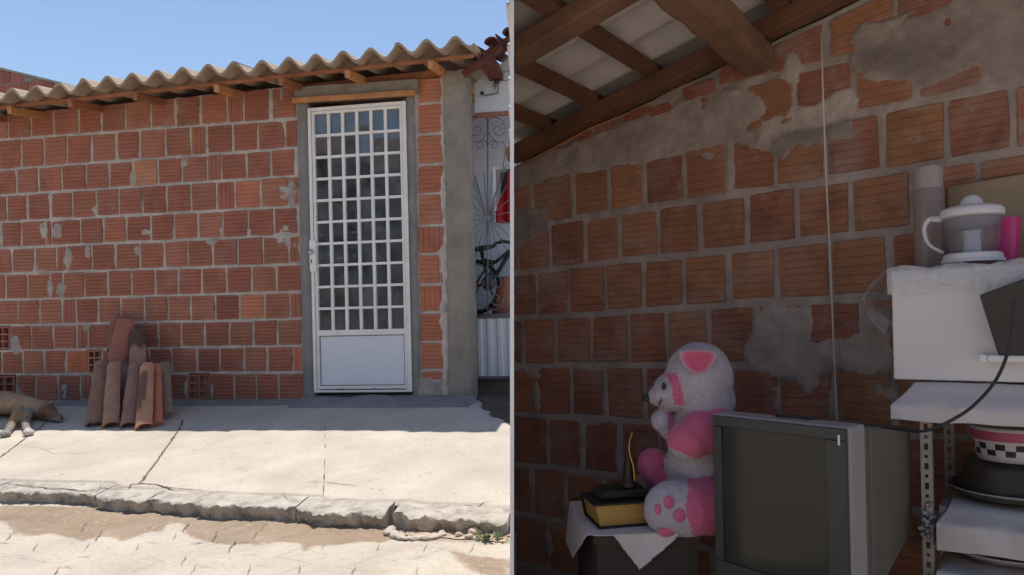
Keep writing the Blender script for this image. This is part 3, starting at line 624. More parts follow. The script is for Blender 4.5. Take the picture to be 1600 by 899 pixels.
# broken curved piece of cement beside the kerb hole
cp = [stp(x, y) for x, y in ((612, 829), (608, 834), (622, 840), (645, 844), (672, 842), (695, 836))]
LUMP = []
for i in range(len(cp)-1):
    for k in range(7): p = cp[i].lerp(cp[i+1], k/7); rr_ = random.uniform(.008, .017); LUMP.append((p+Vector((random.uniform(-.006, .006), random.uniform(-.008, .008), rr_*.35)), (rr_*1.3, rr_*1.2, rr_*.75)))
rub = [(636, 822), (645, 826), (655, 824), (662, 829), (690, 834), (716, 838), (733, 841), (742, 836), (676, 826)]
for i, (x, y) in enumerate(rub):
    p = stp(x, y); r = random.uniform(.010, .022); mb = MB(); mb.ell(p+Vector((0, 0, r*.5)), (r*1.3, r, r*.8), seg=9, rings=6)
    for k, v in enumerate(mb.v): mb.v[k] = v+Vector((mnoise.noise(v*50), mnoise.noise(v*51), mnoise.noise(v*52)))*r*.5
    tag(part('stone_chip', mb, m_pave, colors=[(.50, .40, .30, 1)]*len(mb.v)), 'small crumbled stone chip lying in the gutter below the kerb', 'rubble', 'stone chips in the gutter')
wp = stp(765, 845); mb = MB()
for k in range(34):
    a = random.uniform(0, 2*PI); l = random.uniform(.015, .035); el = random.uniform(.3, 1.2); b = wp+Vector((random.uniform(-.05, .05), random.uniform(-.02, .02), .006))
    d = Vector((math.cos(a)*math.cos(el), math.sin(a)*math.cos(el), math.sin(el))); sd = d.cross(Vector((0, 0, 1))).normalized()*l*.22
    mb.add([b, b+d*l*.5+sd, b+d*l, b+d*l*.5-sd], [(0, 1, 2, 3)])
tag(part('weed', mb, m_leaf), 'tiny green weed growing in the gutter near the kerb', 'plant')
# ground sheet to the horizon
GZ = .28
mb = MB(); mb.add([(-90, -90, GZ), (90, -90, GZ), (90, 90, GZ), (-90, 90, GZ)], [(0, 1, 2, 3)]); struct('ground', mb, M('dusty_earth', (.50, .42, .34), .95, .2, .6, .3, 20, stain=[((.38, .31, .24), .25, .5, .7, .6)]))
# ================================================================== NEIGHBOURING HOUSE (right end of the street view)
def PX(x, y, w): u, z = L.hit(x, y, w); return L.P(u, w, z)
nb = thing('white_house', 'white rendered neighbouring house seen behind an ornate metal grille', 'house', L.P(.3, -1.3, BASEZ))
u0 = pu1+.01; u1 = 1.6
zt = L.hit(790, 176, -.25)[1]; zta = L.hit(737, 180, -.25)[1]
ztop = L.hit(740, 88, -.25)[1]
mb = MB(); za2 = L.hit(741, 90, .16); zb2 = L.hit(786, 56, .16); kz = (zb2[1]-za2[1])/(zb2[0]-za2[0])
ZL = lambda uu: za2[1]+kz*(min(uu, zb2[0])-za2[0])+.1*max(0, uu-zb2[0])
mb.fbox(L, u0, zb2[0], -.40, -.25, zta+.012, ZL(u0)+.03, z1b=ZL(zb2[0])+.03); mb.fbox(L, zb2[0]+.0002, u1, -.40, -.25, zta+.012, ZL(zb2[0])+.03, z1b=ZL(u1)+.03); part('front_beam', mb, m_wall_w, nb)
mb = MB(); cc = []
for k in range(7): a = u0+k*.2; add_brick(mb, cc, L, [(a, zta-.022), (a+.19, zta-.020), (a+.19, zta+.012), (a, zta+.012)], (.34, .16, .1), w0=-.245, n=1)
part('brick_edge', mb, m_brick, nb, colors=cc)
BW = -.95
wx0, wz0 = L.hit(772, 350, BW); wx1, wz1 = L.hit(830, 257, BW)
mb = MB(); mb.fbox(L, u0-1.2, wx0, BW-.12, BW, BASEZ-.1, 3.2); mb.fbox(L, wx1, u1, BW-.12, BW, BASEZ-.1, 3.2); mb.fbox(L, wx0+.001, wx1-.001, BW-.12, BW, BASEZ-.1, wz0); mb.fbox(L, wx0+.001, wx1-.001, BW-.12, BW, wz1, 3.2)
part('wall', mb, m_wall_w, nb)
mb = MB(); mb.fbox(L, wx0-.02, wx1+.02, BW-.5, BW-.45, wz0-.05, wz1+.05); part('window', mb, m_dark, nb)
PFZ = L.hit(765, 588, -.27)[1]+.004; mb = MB(); mb.fbox(L, u0-.2, u1, BW+.001, -.285, BASEZ-.1, PFZ); part('porch_floor', mb, M('grimy_concrete', (.10, .085, .075), .9, .3, 6, .5), nb)
# porch roof slab and tiled eave
mb = MB()
for k in range(18):
    uu = za2[0]+k*.062; a = L.P(uu+random.uniform(-.006, .006), .16+random.uniform(-.02, .02), ZL(uu)); b = a+L.n*(-.75)+Vector((0, 0, .2))
    ax = (b-a).normalized(); cv = k % 2 == 0; up = L.u.cross(ax).normalized(); up = up if up.z > 0 else -up
    ref = L.u; vs = []; fs = []
    for i in range(2):
        for j in range(9):
            for rr_ in (.05, .040):
                an = PI*j/8; c = (a if i == 0 else b)+(Vector((0, 0, .0)) if cv else Vector((0, 0, .03)))
                vs.append(c+ref*math.cos(an)*rr_+up*math.sin(an)*rr_*(1 if cv else -1)*.8)
    q = lambda i, j, s_: i*18+j*2+s_
    for j in range(8):
        fs += [(q(0, j, 0), q(1, j, 0), q(1, j+1, 0), q(0, j+1, 0)), (q(0, j, 1), q(1, j, 1), q(1, j+1, 1), q(0, j+1, 1)), (q(0, j, 0), q(0, j+1, 0), q(0, j+1, 1), q(0, j, 1))]
    mb.add(vs, fs)
part('tiled_roof', mb, m_tile_dk, nb, smooth=True)
mb = MB(); mb.beam(L.P(u0, .10, ZL(u0)-.03), L.P(u0+.27, .10, ZL(u0+.27)-.03), .05, .035); part('rafter', mb, m_tile_dk, nb, bev=.003)
mb = MB(); mb.beam(PX(761, 94, .1), PX(761, 94, .1)+L.n*-.34, .10, .05); part('purlin', mb, m_tile_dk, nb, bev=.004)
# wire bracket
wb = thing('wire_bracket', 'dark iron wire bracket with two insulators on the white house front', 'bracket', PX(775, 125, -.25))
mb = MB(); mb.tube([PX(773, 105, -.22), PX(773, 136, -.22)], .008, 8); mb.tube([PX(773, 140, -.235), PX(779, 120, -.24), PX(778, 146, -.24), PX(757, 150, -.24), PX(753, 144, -.22)], .0045, 8)
part('bracket_arm', mb, m_iron, wb, smooth=True)
for yy in (113, 127):
    mb = MB(); mb.lathe(PX(777, yy, -.21), [(.0, -.016), (.016, -.016), (.010, 0), (.016, .016), (0, .016)], 16, ax=L.u); part('insulator', mb, m_black, wb, smooth=True)
    mb = MB(); mb.tube([PX(778, yy, -.2), PX(800, yy-2, -.2)+L.u*.0, PX(1000, yy-22, -.2)], .0025, 6); tag(part('power_wire', mb, m_iron), 'thin wire leaving the %s insulator of the iron bracket' % ('upper' if yy < 120 else 'lower'), 'wire')
mb = MB(); mb.ell(PX(753, 146, -.21), (.014, .014, .014), seg=12, rings=8); part('hook', mb, m_black, wb, smooth=True)
# grille
gr = thing('ornate_grille', 'wrought iron grille of scrolls and a starburst beside the concrete pillar', 'grille', PX(762, 500, -.27))
GW = -.27
def gt(pts, r=.0035): mb.tube([PX(x, y, GW) for x, y in pts], r, 6)
def spiral(cx, cy, r0, a0, turns, k=1, n=26): return [(cx+k*math.cos(a0+t*turns*2*PI)*r0*(1-.8*t), cy+math.sin(a0+t*turns*2*PI)*r0*(1-.8*t)) for t in [i/n for i in range(n+1)]]
mb = MB()
gt([(762, 181), (762, 495)], .0055); gt([(737, 183), (812, 179)], .006); gt([(735, 492), (830, 492)], .007); gt([(800, 181), (800, 495)], .0055)
for k in (-1, 1):
    X = lambda d: 762+k*d
    gt([(X(0), 190), (X(6), 184), (X(16), 184), (X(26), 190)] + spiral(X(17), 203, 12, -PI/3, 1.3, k))
    gt([(X(0), 205), (X(10), 222), (X(24), 222), (X(28), 232), (X(24), 262), (X(14), 300), (X(3), 335)])
    gt(spiral(X(10), 227, 9, -PI, 1.25, k)); gt([(X(28), 260), (X(15), 310), (X(2), 338)])
    gt([(X(0), 425), (X(6), 432)] + spiral(X(12), 442, 11, -PI/2, 1.2, k)); gt([(X(0), 480), (X(10), 484), (X(24), 478)] + spiral(X(13), 467, 12, 0, 1.2, k))
for i in range(20):
    a = 2*PI*i/20+.16; r_ = 48
    if abs(math.cos(a)) > .05: gt([(762+5*math.cos(a), 340+5*math.sin(a)), (762+r_*math.cos(a)*.9, 340+r_*1.5*math.sin(a))], .0028)
part('scrollwork', mb, M('grey_ironwork', (.20, .20, .23), .5, .2, 20, .2, 80, metal=.3), gr, smooth=True)
mb = MB(); a = L.hit(737, 500, GW)[0]; zt_, zb_ = L.hit(765, 498, GW)[1], L.hit(765, 588, GW)[1]; n = 120; vs = []
for i in range(n+1):
    uu = a+.9*i/n; ph = (uu*1.0/.075) % 1; ww = GW+.010*(1 if ph < .4 else (1-(ph-.4)/.1 if ph < .5 else (0 if ph < .9 else (ph-.9)/.1)))
    for z in (zb_, zt_):
        for o_w in (0, -.003): vs.append(L.P(uu, ww+o_w, z))
fs = []
for i in range(n):
    q = lambda i, s_: i*4+s_
    fs += [(q(i, 0), q(i+1, 0), q(i+1, 2), q(i, 2)), (q(i, 1), q(i+1, 1), q(i+1, 3), q(i, 3)), (q(i, 2), q(i+1, 2), q(i+1, 3), q(i, 3)), (q(i, 0), q(i+1, 0), q(i+1, 1), q(i, 1))]
mb.add(vs, fs); part('lower_panel', mb, M('chipped_grey_blue_sheet', (.58, .61, .66), .5, .08, 4, .15, 50, stain=[((.06, .05, .05), 14, .70, .74, .9), ((.4, .36, .34), 5, .58, .8, .5)], stretch=(1.6, 1.6, .5)), gr)
mb = MB(); mb.fbox(L, a, a+.9, GW-.02, GW+.013, zt_+.001, zt_+.022); mb.fbox(L, a, a+.9, GW-.02, GW+.013, zb_-.02, zb_-.001); part('rail', mb, m_iron, gr)
# red cloth in the window
us_ = np.linspace(L.hit(775, 300, BW)[0], wx1-.03, 30); z0r, z1r = L.hit(785, 349, BW)[1], L.hit(790, 272, BW)[1]
o = heightgrid('red_cloth', us_, np.linspace(z0r, z1r, 26), lambda U, Z: framepos(L, U, BW+.03+.02*np.sin(U*70)+.01*fbm(U*20, Z*8, 4, 2), Z), m_red, keep=lambda U, Z: (Z-z0r) < (z1r-z0r)*(.25+(U-us_[0])/(us_[4]-us_[0])*.25))
sm_ = o.modifiers.new('thickness', 'SOLIDIFY'); sm_.thickness = .008
tag(o, 'red cloth hanging in the dark window of the white house', 'cloth')
# bicycle behind the grille
BWb = -.62
bk = thing('bicycle', 'dark bicycle parked behind the ornate grille', 'bicycle', PX(770, 485, BWb))
def wheel(cx, cy, R_):
    c = PX(cx, cy, BWb); w = bpy.data.objects.new('wheel', None); COL.objects.link(w); w.parent = bk; ORG[w.name] = ORG[bk.name]
    mb = MB(); mb.lathe(c, [(R_-.017+.017*math.cos(t), .017*math.sin(t)) for t in [2*PI*i/10 for i in range(11)]], 48, ax=L.n); part('tyre', mb, m_rubber, w, smooth=True)
    mb = MB(); mb.lathe(c, [(R_-.036+.008*math.cos(t), .012*math.sin(t)) for t in [2*PI*i/6 for i in range(7)]], 48, ax=L.n); part('rim', mb, m_steel, w, smooth=True)
    mb = MB()
    for i in range(20): a = 2*PI*i/20; mb.tube([c+L.n*(.02*(-1)**i), c+L.u*math.cos(a)*(R_-.035)+Vector((0, 0, math.sin(a)*(R_-.035)))], .0012, 4)
    mb.lathe(c, [(.0, -.03), (.02, -.03), (.02, .03), (0, .03)], 14, ax=L.n); mb.lathe(c, [(.0, -.004), (.045, -.004), (.045, .004), (0, .004)], 20, ax=L.n); part('spokes', mb, m_steel, w)
wheel(741, 449, .215); wheel(846, 449, .215)
mb = MB(); P_ = lambda x, y: PX(x, y, BWb)
for pts, r in (([(752, 391), (757, 415), (764, 441)], .014), ([(757, 407), (774, 410), (797, 392)], .015), ([(764, 441), (779, 424), (797, 394)], .017), ([(758, 412), (770, 412), (764, 441)], .012), ([(741, 449), (764, 441)], .010), ([(741, 449), (756, 424)], .009), ([(800, 380), (808, 410), (846, 449)], .014)):
    mb.tube([P_(*q) for q in pts], r, 10)
part('bicycle_frame', mb, m_bframe, bk, smooth=True)
mb = MB(); mb.ell(P_(754, 388), (.11, .05, .022), rot=Matrix.Rotation(math.radians(-9.4), 3, 'Z') @ Matrix.Rotation(math.radians(-8), 3, 'Y'), fn=lambda p, d: Vector((p.x, p.y*(.55+.45*max(0, -d.x)), p.z))); part('saddle', mb, m_black, bk, smooth=True)
mb = MB(); mb.tube([P_(772, 381), P_(786, 378), P_(800, 379)], .011, 8); mb.tube([P_(800, 379), P_(801, 392)], .012, 8); mb.tube([P_(786, 378)+L.n*.1, P_(800, 379), P_(790, 377)-L.n*.15], .009, 8); part('handlebar', mb, m_black, bk, smooth=True)
mb = MB(); mb.lathe(P_(764, 443)+L.n*.03, [(0, -.004), (.055, -.004), (.055, .004), (0, .004)], 24, ax=L.n); mb.tube([P_(764, 443)+L.n*.04, P_(772, 462)+L.n*.05], .008, 6); part('crank', mb, m_iron, bk, smooth=True)
# clay jar
jp = PX(791, 486, -.5); jp.z = PFZ; mb = MB(); jr = .15
zj = L.hit(785, 433, -.5)[1]-jp.z
mb.lathe(jp, [(0, 0), (.06, 0), (.095, zj*.2), (.115, zj*.45), (.105, zj*.68), (.07, zj*.86), (.045, zj*.92), (.055, zj), (.045, zj), (.05, zj*.9)], 32); tag(part('clay_jar', mb, m_clay, smooth=True), 'rounded reddish clay jar standing behind the grille below the bicycle', 'jar')
# brown soil in the passage, its shade put into the dark colour
sp = [(742, 592), (870, 592), (870, 690), (800, 668), (775, 655), (752, 640), (743, 622)]
P = [L.uw(pav(x, y)) for x, y in sp]; a = np.array(P)
heightgrid('soil', np.arange(a[:, 0].min(), a[:, 0].max(), .02), np.arange(-.26, a[:, 1].max(), .02), lambda U, T: framepos(L, U, T, BASEZ-.12*np.maximum(T, -.3)+.007+.006*fbm(U*12, T*12, 7, 4)), M('shade_toned_soil', (.10, .065, .045), .95, .35, 8, .8, 30), kind='structure',
           keep=lambda U, T: inpoly(U+.03*fbm(U*12, T*12, 3, 3), T+.03*fbm(U*12, T*12, 4, 3), P+[]) | ((T < .02) & (U > pu1+.02)))
# ================================================================== BRICK GABLE beyond the roof, top left
gab = thing('brick_gable', 'unplastered brick gable of the house behind the roof, top left', 'house', L.P(-4.2, -2.6, BASEZ))
G = Frame(tuple(L.P(0, -2.6, 0))[:2], 9.43+6)
g0 = G.hit(-150, 70); g1 = G.hit(98, 131); gk = (g1[1]-g0[1])/(g1[0]-g0[0])
gtop = lambda u: g0[1]+gk*(u-g0[0])
mb = MB(); cc = []
z = 2.1
row = 0
while z < 5.6:
    u = g0[0]-.4+(row % 2)*.1
    while u < g1[0]+.6:
        zt1 = min(z+.185, gtop(u)-.02); zt2 = min(z+.185, gtop(u+.19)-.02)
        if min(zt1, zt2)-z > .03:
            t = list(random.choice(pal_l)); t[1] *= .85; add_brick(mb, cc, G, [(u+.005, z), (u+.185, z), (u+.185, zt2), (u+.005, zt1)], t)
        u += .2
    z += .2; row += 1
part('brickwork', mb, m_brick, gab, colors=cc)
mb = MB(); mb.fbox(G, g0[0]-.5, g1[0]+.5, -.14, -.008, BASEZ, gtop(g0[0]-.5)-.02, z1b=gtop(g1[0]+.5)-.02); part('wall_core', mb, m_conc2, gab)
mb = MB(); mb.fbox(G, g0[0]-.5, g1[0]+.5, -.15, .02, gtop(g0[0]-.5)-.018, gtop(g0[0]-.5)+.012, z0b=gtop(g1[0]+.5)-.018, z1b=gtop(g1[0]+.5)+.012); part('coping', mb, m_conc, gab)
# ================================================================== ROOF TILES leaning on the wall
def tile_mesh(Lh, r0, r1, th=.013):
    mb = MB(); nv = 14; nl = 10; vs = []; fs = []
    for s_ in (0, 1):
        for i in range(nl+1):
            t = i/nl; r = r0+(r1-r0)*t-(th if s_ else 0)
            for j in range(nv+1):
                an = PI*j/nv; q = Vector((math.cos(an)*r, -math.sin(an)*r*.92, Lh*t)); d = .003*mnoise.noise(q*14); vs.append(q+Vector((d, d, d*.8 if i in (0, nl) else 0)))
    m_ = nv+1; of = (nl+1)*m_
    for i in range(nl):
        for j in range(nv): fs += [(i*m_+j, i*m_+j+1, (i+1)*m_+j+1, (i+1)*m_+j), (of+i*m_+j, of+i*m_+j+1, of+(i+1)*m_+j+1, of+(i+1)*m_+j)]
        for j in (0, nv): fs.append((i*m_+j, (i+1)*m_+j, of+(i+1)*m_+j, of+i*m_+j))
    for i in (0, nl):
        for j in range(nv): fs.append((i*m_+j, i*m_+j+1, of+i*m_+j+1, of+i*m_+j))
    mb.add(vs, fs); return mb
tiles = [  # bottom px, top px, t bottom, t top, r, tint, label
    ((150, 666), (161, 570), None, .34, .060, (.26, .135, .09), 'pale dusty clay roof tile at the left end of the front row'),
    ((175.5, 668), (180, 573), None, .36, .058, (.38, .20, .125), 'light tan clay roof tile, second in the front row'),
    ((202, 668), (212, 575), None, .34, .053, (.30, .165, .12), 'brown clay roof tile in the middle of the front row'),
    ((227, 671), (232, 575), None, .37, .058, (.52, .25, .15), 'orange clay roof tile with dark smoke stain, its foot in sunlight'),
    ((247, 666), (246, 574), None, .31, .040, (.52, .17, .09), 'narrow bright red roof tile edge right of the stained tile'),
    ((260, 654), (257, 572), None, .2, .055, (.27, .17, .12), 'dull brown roof tile leaning at the right end of the heap'),
    ((166, 656), (170, 573), None, .22, .055, (.24, .12, .08), 'dark clay roof tile leaning in the back row behind the front left ones'),
    ((196, 655), (198, 573), None, .2, .055, (.24, .13, .1), 'dark clay roof tile hidden in the gap of the front row'),
    ((222, 655), (222, 573), None, .2, .055, (.27, .14, .09), 'dark clay roof tile behind the smoke stained one'),
    ((183, 576), (198, 503), .22, .08, .072, (.36, .135, .09), 'long reddish roof tile standing tilted on top of the heap'),
    ((217, 575), (216, 520), .22, .10, .062, (.36, .20, .14), 'short roof tile with blackened top standing on the heap'),
    ((182, 548), (186, 498), .09, .03, .06, (.26, .11, .08), 'dark roof tile half hidden behind the tallest tile against the wall')]
for bp_, tp_, tb, tt, r, tint, lab in tiles:
    if tb is None: b = pav(*bp_)
    else: b = PX(bp_[0], bp_[1], tb)
    t_ = PX(tp_[0], tp_[1], tt); ax = (t_-b); Lh = ax.length; z = ax.normalized(); y = -(L.n-z*L.n.dot(z)).normalized(); x = y.cross(z)
    o = part('roof_tile', tile_mesh(Lh, r*1.06, r*.93), m_tile, smooth=True, autos=50)
    me = o.data; ca = me.color_attributes.new('tint', 'FLOAT_COLOR', 'POINT'); cs = []
    for v in me.vertices:
        k = v.co.z/Lh; c = Vector(tint)
        if 'smoke' in lab and 'with' in lab and .3 < k+.1*mnoise.noise(v.co*20) < .85 and abs(v.co.x-.005) < r*.55: c = c*.35
        if 'blackened' in lab and k > .55+.15*mnoise.noise(v.co*15): c = c*.3
        cs += [*c, 1]
    ca.data.foreach_set('color', cs)
    o.matrix_world = Matrix(((x.x, y.x, z.x, b.x), (x.y, y.y, z.y, b.y), (x.z, y.z, z.z, b.z), (0, 0, 0, 1)))
    tag(o, lab, 'roof tile', 'clay roof tiles leaning against the brick wall')
# ================================================================== DOG lying at the foot of the wall
def blob(name, balls, mats, parent=None, vox=.008, colorfn=None, smooth=6, loc=None, attr='tint', sub=0, disp=0, pile=0, plen=.006, lay=None):
    """one closed skin around overlapping ellipsoids (centre, radii, rotation)"""
    mb = MB()
    for b_ in balls: mb.ell(b_[0], b_[1], rot=(b_[2] if len(b_) > 2 else None), seg=20, rings=14)
    me = bpy.data.meshes.new('tmp'); me.from_pydata([tuple(v) for v in mb.v], [], mb.f); o = bpy.data.objects.new('tmp', me); COL.objects.link(o)
    m = o.modifiers.new('r', 'REMESH'); m.mode = 'VOXEL'; m.voxel_size = vox
    s = o.modifiers.new('s', 'SMOOTH'); s.iterations = smooth; s.factor = .6
    dg = bpy.context.evaluated_depsgraph_get(); ev = o.evaluated_get(dg); em = ev.to_mesh()
    nv = len(em.vertices); co = np.empty(nv*3); em.vertices.foreach_get('co', co); co = co.reshape(-1, 3); no = np.array([v.normal[:] for v in em.vertices])
    fs = [tuple(p.vertices) for p in em.polygons]; ev.to_mesh_clear(); bpy.data.objects.remove(o)
    if disp: co = co+no*(disp*fbm(co[:, 0]*90+co[:, 2]*40, co[:, 1]*90-co[:, 2]*60, 3, 3))[:, None]
    r = MB(); r.v = [Vector(c) for c in co]; r.f = fs; r.mi = [0]*len(fs)
    cols = None
    if colorfn: cols = [(*colorfn(Vector(c)), 1) for c in co]
    if pile:
        ra = random.Random(nv); vs_, fs_, cs_ = [], [], []
        ar = max(1, len(fs)); o0_ = len(r.v)
        for _ in range(pile):
            f = fs[ra.randrange(ar)]; a_, b_, c_ = r.v[f[0]], r.v[f[1]], r.v[f[2]]; x_, y_ = ra.random(), ra.random(); p = a_+(b_-a_)*x_+(c_-b_)*y_*x_
            n_ = Vector(no[f[0]]); d = (n_+Vector((ra.gauss(0, .45), ra.gauss(0, .45), ra.gauss(0, .45)))+(lay or Vector((0, 0, -.25)))).normalized(); t_ = d.cross(n_+Vector((.01, .02, 0))).normalized()*(plen*.22); l_ = plen*ra.uniform(.5, 1.3)
            k = o0_+len(vs_); vs_ += [p-n_*.001-t_, p-n_*.001+t_, p+d*l_]; fs_.append((k, k+1, k+2))
            if cols: q = cols[f[0]]; g_ = ra.uniform(.85, 1.12); cs_ += [(q[0]*g_, q[1]*g_, q[2]*g_, 1)]*3
        r.v += vs_; r.f += fs_; r.mi += [0]*len(fs_)
        if cols: cols += cs_
    return part(name, r, mats, parent, smooth=True, colors=cols, attr=attr, loc=loc)
m_fur = M('short_dog_fur', (.4, .26, .15), .95, .2, 30, .8, 140, attr='tint', sheen=.3)
dg0 = pav(40, 656); dog = thing('dog', 'tan and white dog lying asleep at the foot of the brick wall', 'dog', dg0)
def DW(x, y, t): return PX(x, y, t)
rz = Matrix.Rotation(math.radians(-9.4), 3, 'Z')
balls = []
def chain(pts, rad, sq=1.0):
    for i in range(len(pts)-1):
        a, b = Vector(pts[i]), Vector(pts[i+1]); n = max(2, int((b-a).length/.018))
        for k in range(n+1): t = k/n; r = rad[i]*(1-t)+rad[i+1]*t; balls.append((a.lerp(b, t), (r, r, r*sq)))
tb = .47
def GP(x, y, h): p = pav(x, y); p.z += h; return p
body = [GP(-95, 651, .085), GP(-45, 651, .095), GP(5, 651, .098), GP(42, 652, .082)]
chain(body, [.085, .098, .100, .078], .78)
chain([GP(42, 652, .082), GP(64, 655, .062)], [.072, .055], .9)
hd = GP(73, 657, .058); balls.append((hd, (.064, .058, .052), rz))
chain([GP(80, 659, .045), GP(93, 661, .028)], [.038, .024], .9)
balls.append((GP(67, 654, .105), (.024, .014, .026), rz)); balls.append((GP(80, 652, .098), (.026, .014, .020), rz))
pd = [GP(8, 683, .018), GP(45, 681, .02), GP(40, 668, .03)]
chain([GP(32, 655, .06), GP(27, 662, .055), GP(14, 678, .024), pd[0]], [.040, .030, .021, .020]); balls.append((pd[0], (.034, .034, .020)))
chain([GP(46, 655, .06), GP(40, 664, .04), GP(41, 674, .024), pd[1]], [.040, .028, .022, .022]); balls.append((pd[1], (.032, .036, .022)))
chain([GP(-90, 652, .06), GP(-80, 668, .04), GP(-110, 672, .02)], [.07, .035, .022]); chain([GP(-120, 650, .06), GP(-150, 652, .03), GP(-170, 660, .02)], [.024, .016, .008])
def dogc(p):
    tan = Vector((.44, .28, .155)); rust = Vector((.24, .10, .045)); white = Vector((.62, .56, .50)); n = mnoise.noise(p*9); n2 = mnoise.noise(p*22)
    u, t = L.uw(p); c = tan*(1+.18*n)
    hu, ht = L.uw(hd)
    if u > hu-.02+n*.05 and p.z > hd.z-.028+n*.02: c = rust*(1+.3*n2)
    elif u > hu-.16 and p.z < hd.z+.01+.03*n: c = Vector((.30, .24, .19))
    if (p-pd[0]).length < .045+.015*n: c = white*.5
    if (p-pd[1]).length < .062+.02*n: c = white
    if t > .60 and (p-pd[0]).length > .060 and u < L.uw(pd[2])[0]-.03: c = Vector((.50, .27, .10))
    return c
blob('dog_body', balls, m_fur, dog, vox=.009, colorfn=dogc, smooth=5, disp=.003, pile=26000, plen=.007, lay=Vector((-.9, 0, -.3)))
mb = MB(); mb.ell(GP(97, 661, .032), (.010, .010, .008), seg=12, rings=8); part('nose', mb, m_black, dog, smooth=True)
mb = MB(); mb.ell(GP(81, 663, .082), (.006, .004, .003), seg=10, rings=6); part('eye', mb, m_black, dog, smooth=True)
tag(blob('cement_lump', LUMP, m_pave, vox=.0045, smooth=1, disp=.006, colorfn=lambda p: (.52, .45, .37)), 'pale ragged ridge of broken cement lying below the hole in the kerb', 'rubble')
# ================================================================== PARTITION between street and room
mb = MB(); py0 = 1.75; py1 = 2.96
def PT(dx, y, z): return Vector(((z-CAMZ)*math.tan(ROLL)+dx, y, z))
hw = .0048
mb.box8([PT(-hw, py0, .25), PT(hw, py0, .25), PT(hw, py1, .25), PT(-hw, py1, .25), PT(-hw, py0, 2.55), PT(hw, py0, 2.55), PT(hw, py1, 2.45), PT(-hw, py1, 2.45)])
tag(part('partition_wall', mb, m_paintw), 'thin white painted partition standing between the street and the room', 'partition')
# ================================================================== RIGHT PLACE: the room
def RX(x, y, w): u, z = R.hit(x, y, w); return R.P(u, w, z)
pal_r = [(.36, .15, .085), (.33, .135, .08), (.37, .165, .09), (.31, .12, .075), (.35, .16, .082), (.39, .175, .09)]
lr = [((900, 128), (1590, -90)), ((900, 197), (1590, 20)), ((900, 266), (1590, 128)), ((860, 348), (1590, 237)), ((805, 427), (1425, 358)), ((805, 498), (1370, 463)), ((805, 572), (1390, 571)), ((805, 648), (1030, 660)), ((805, 725), (1030, 752)), ((805, 803), (1030, 843)), ((805, 880), (1030, 930)), ((805, 957), (1030, 1020))]
rowsR = [([880, 930, 990, 1055, 1120, 1200, 1290, 1400, 1500], (), ()), ([905, 960, 1015, 1085, 1160, 1240, 1335, 1430, 1540], (), ()),
         ([895, 950, 1008, 1070, 1138, 1210, 1290, 1378, 1477, 1583], (), ()), ([810, 858, 913, 968, 1028, 1093, 1167, 1245, 1330, 1425, 1527], (), ()),
         ([838, 888, 945, 1005, 1068, 1138, 1213, 1297, 1390], (), ()), ([817, 868, 923, 982, 1042, 1107, 1182, 1262, 1345], (), ()),
         ([838, 892, 947, 1007, 1070, 1140, 1217, 1303, 1397], (), ()), ([855, 908, 968, 1030], (), ()), ([830, 883, 943, 1005], (), ()), ([855, 910, 970, 1032], (), ()), ([830, 885, 945, 1005], (), ())]
uR0 = -.03; uR1 = 3.35
topR = topline(R, (805, 258), (1270, 34))
rm = thing('brick_room', 'dim unplastered brick room under a fibre cement roof on wooden beams', 'room', R.P(1.2, 0, .3))
GD[0] = (.0024, .0045)
rclip = lambda z: (z-CAMZ)*math.tan(ROLL)/R.u.x+.006
QR = []
mbR, colR, hR = brickwork(R, lr, rowsR, uR0, uR1, lambda u: min(topR(u)-.02, 3.2), pal_r, mort=.008, seed=12, special={(3, 1425): (.46, .17, .08)}, clipf=rclip, quads=QR)
part('brickwork', mbR, m_brick_in, rm, colors=colR)
def PR(pts): return [R.hit(x, y) for x, y in pts]
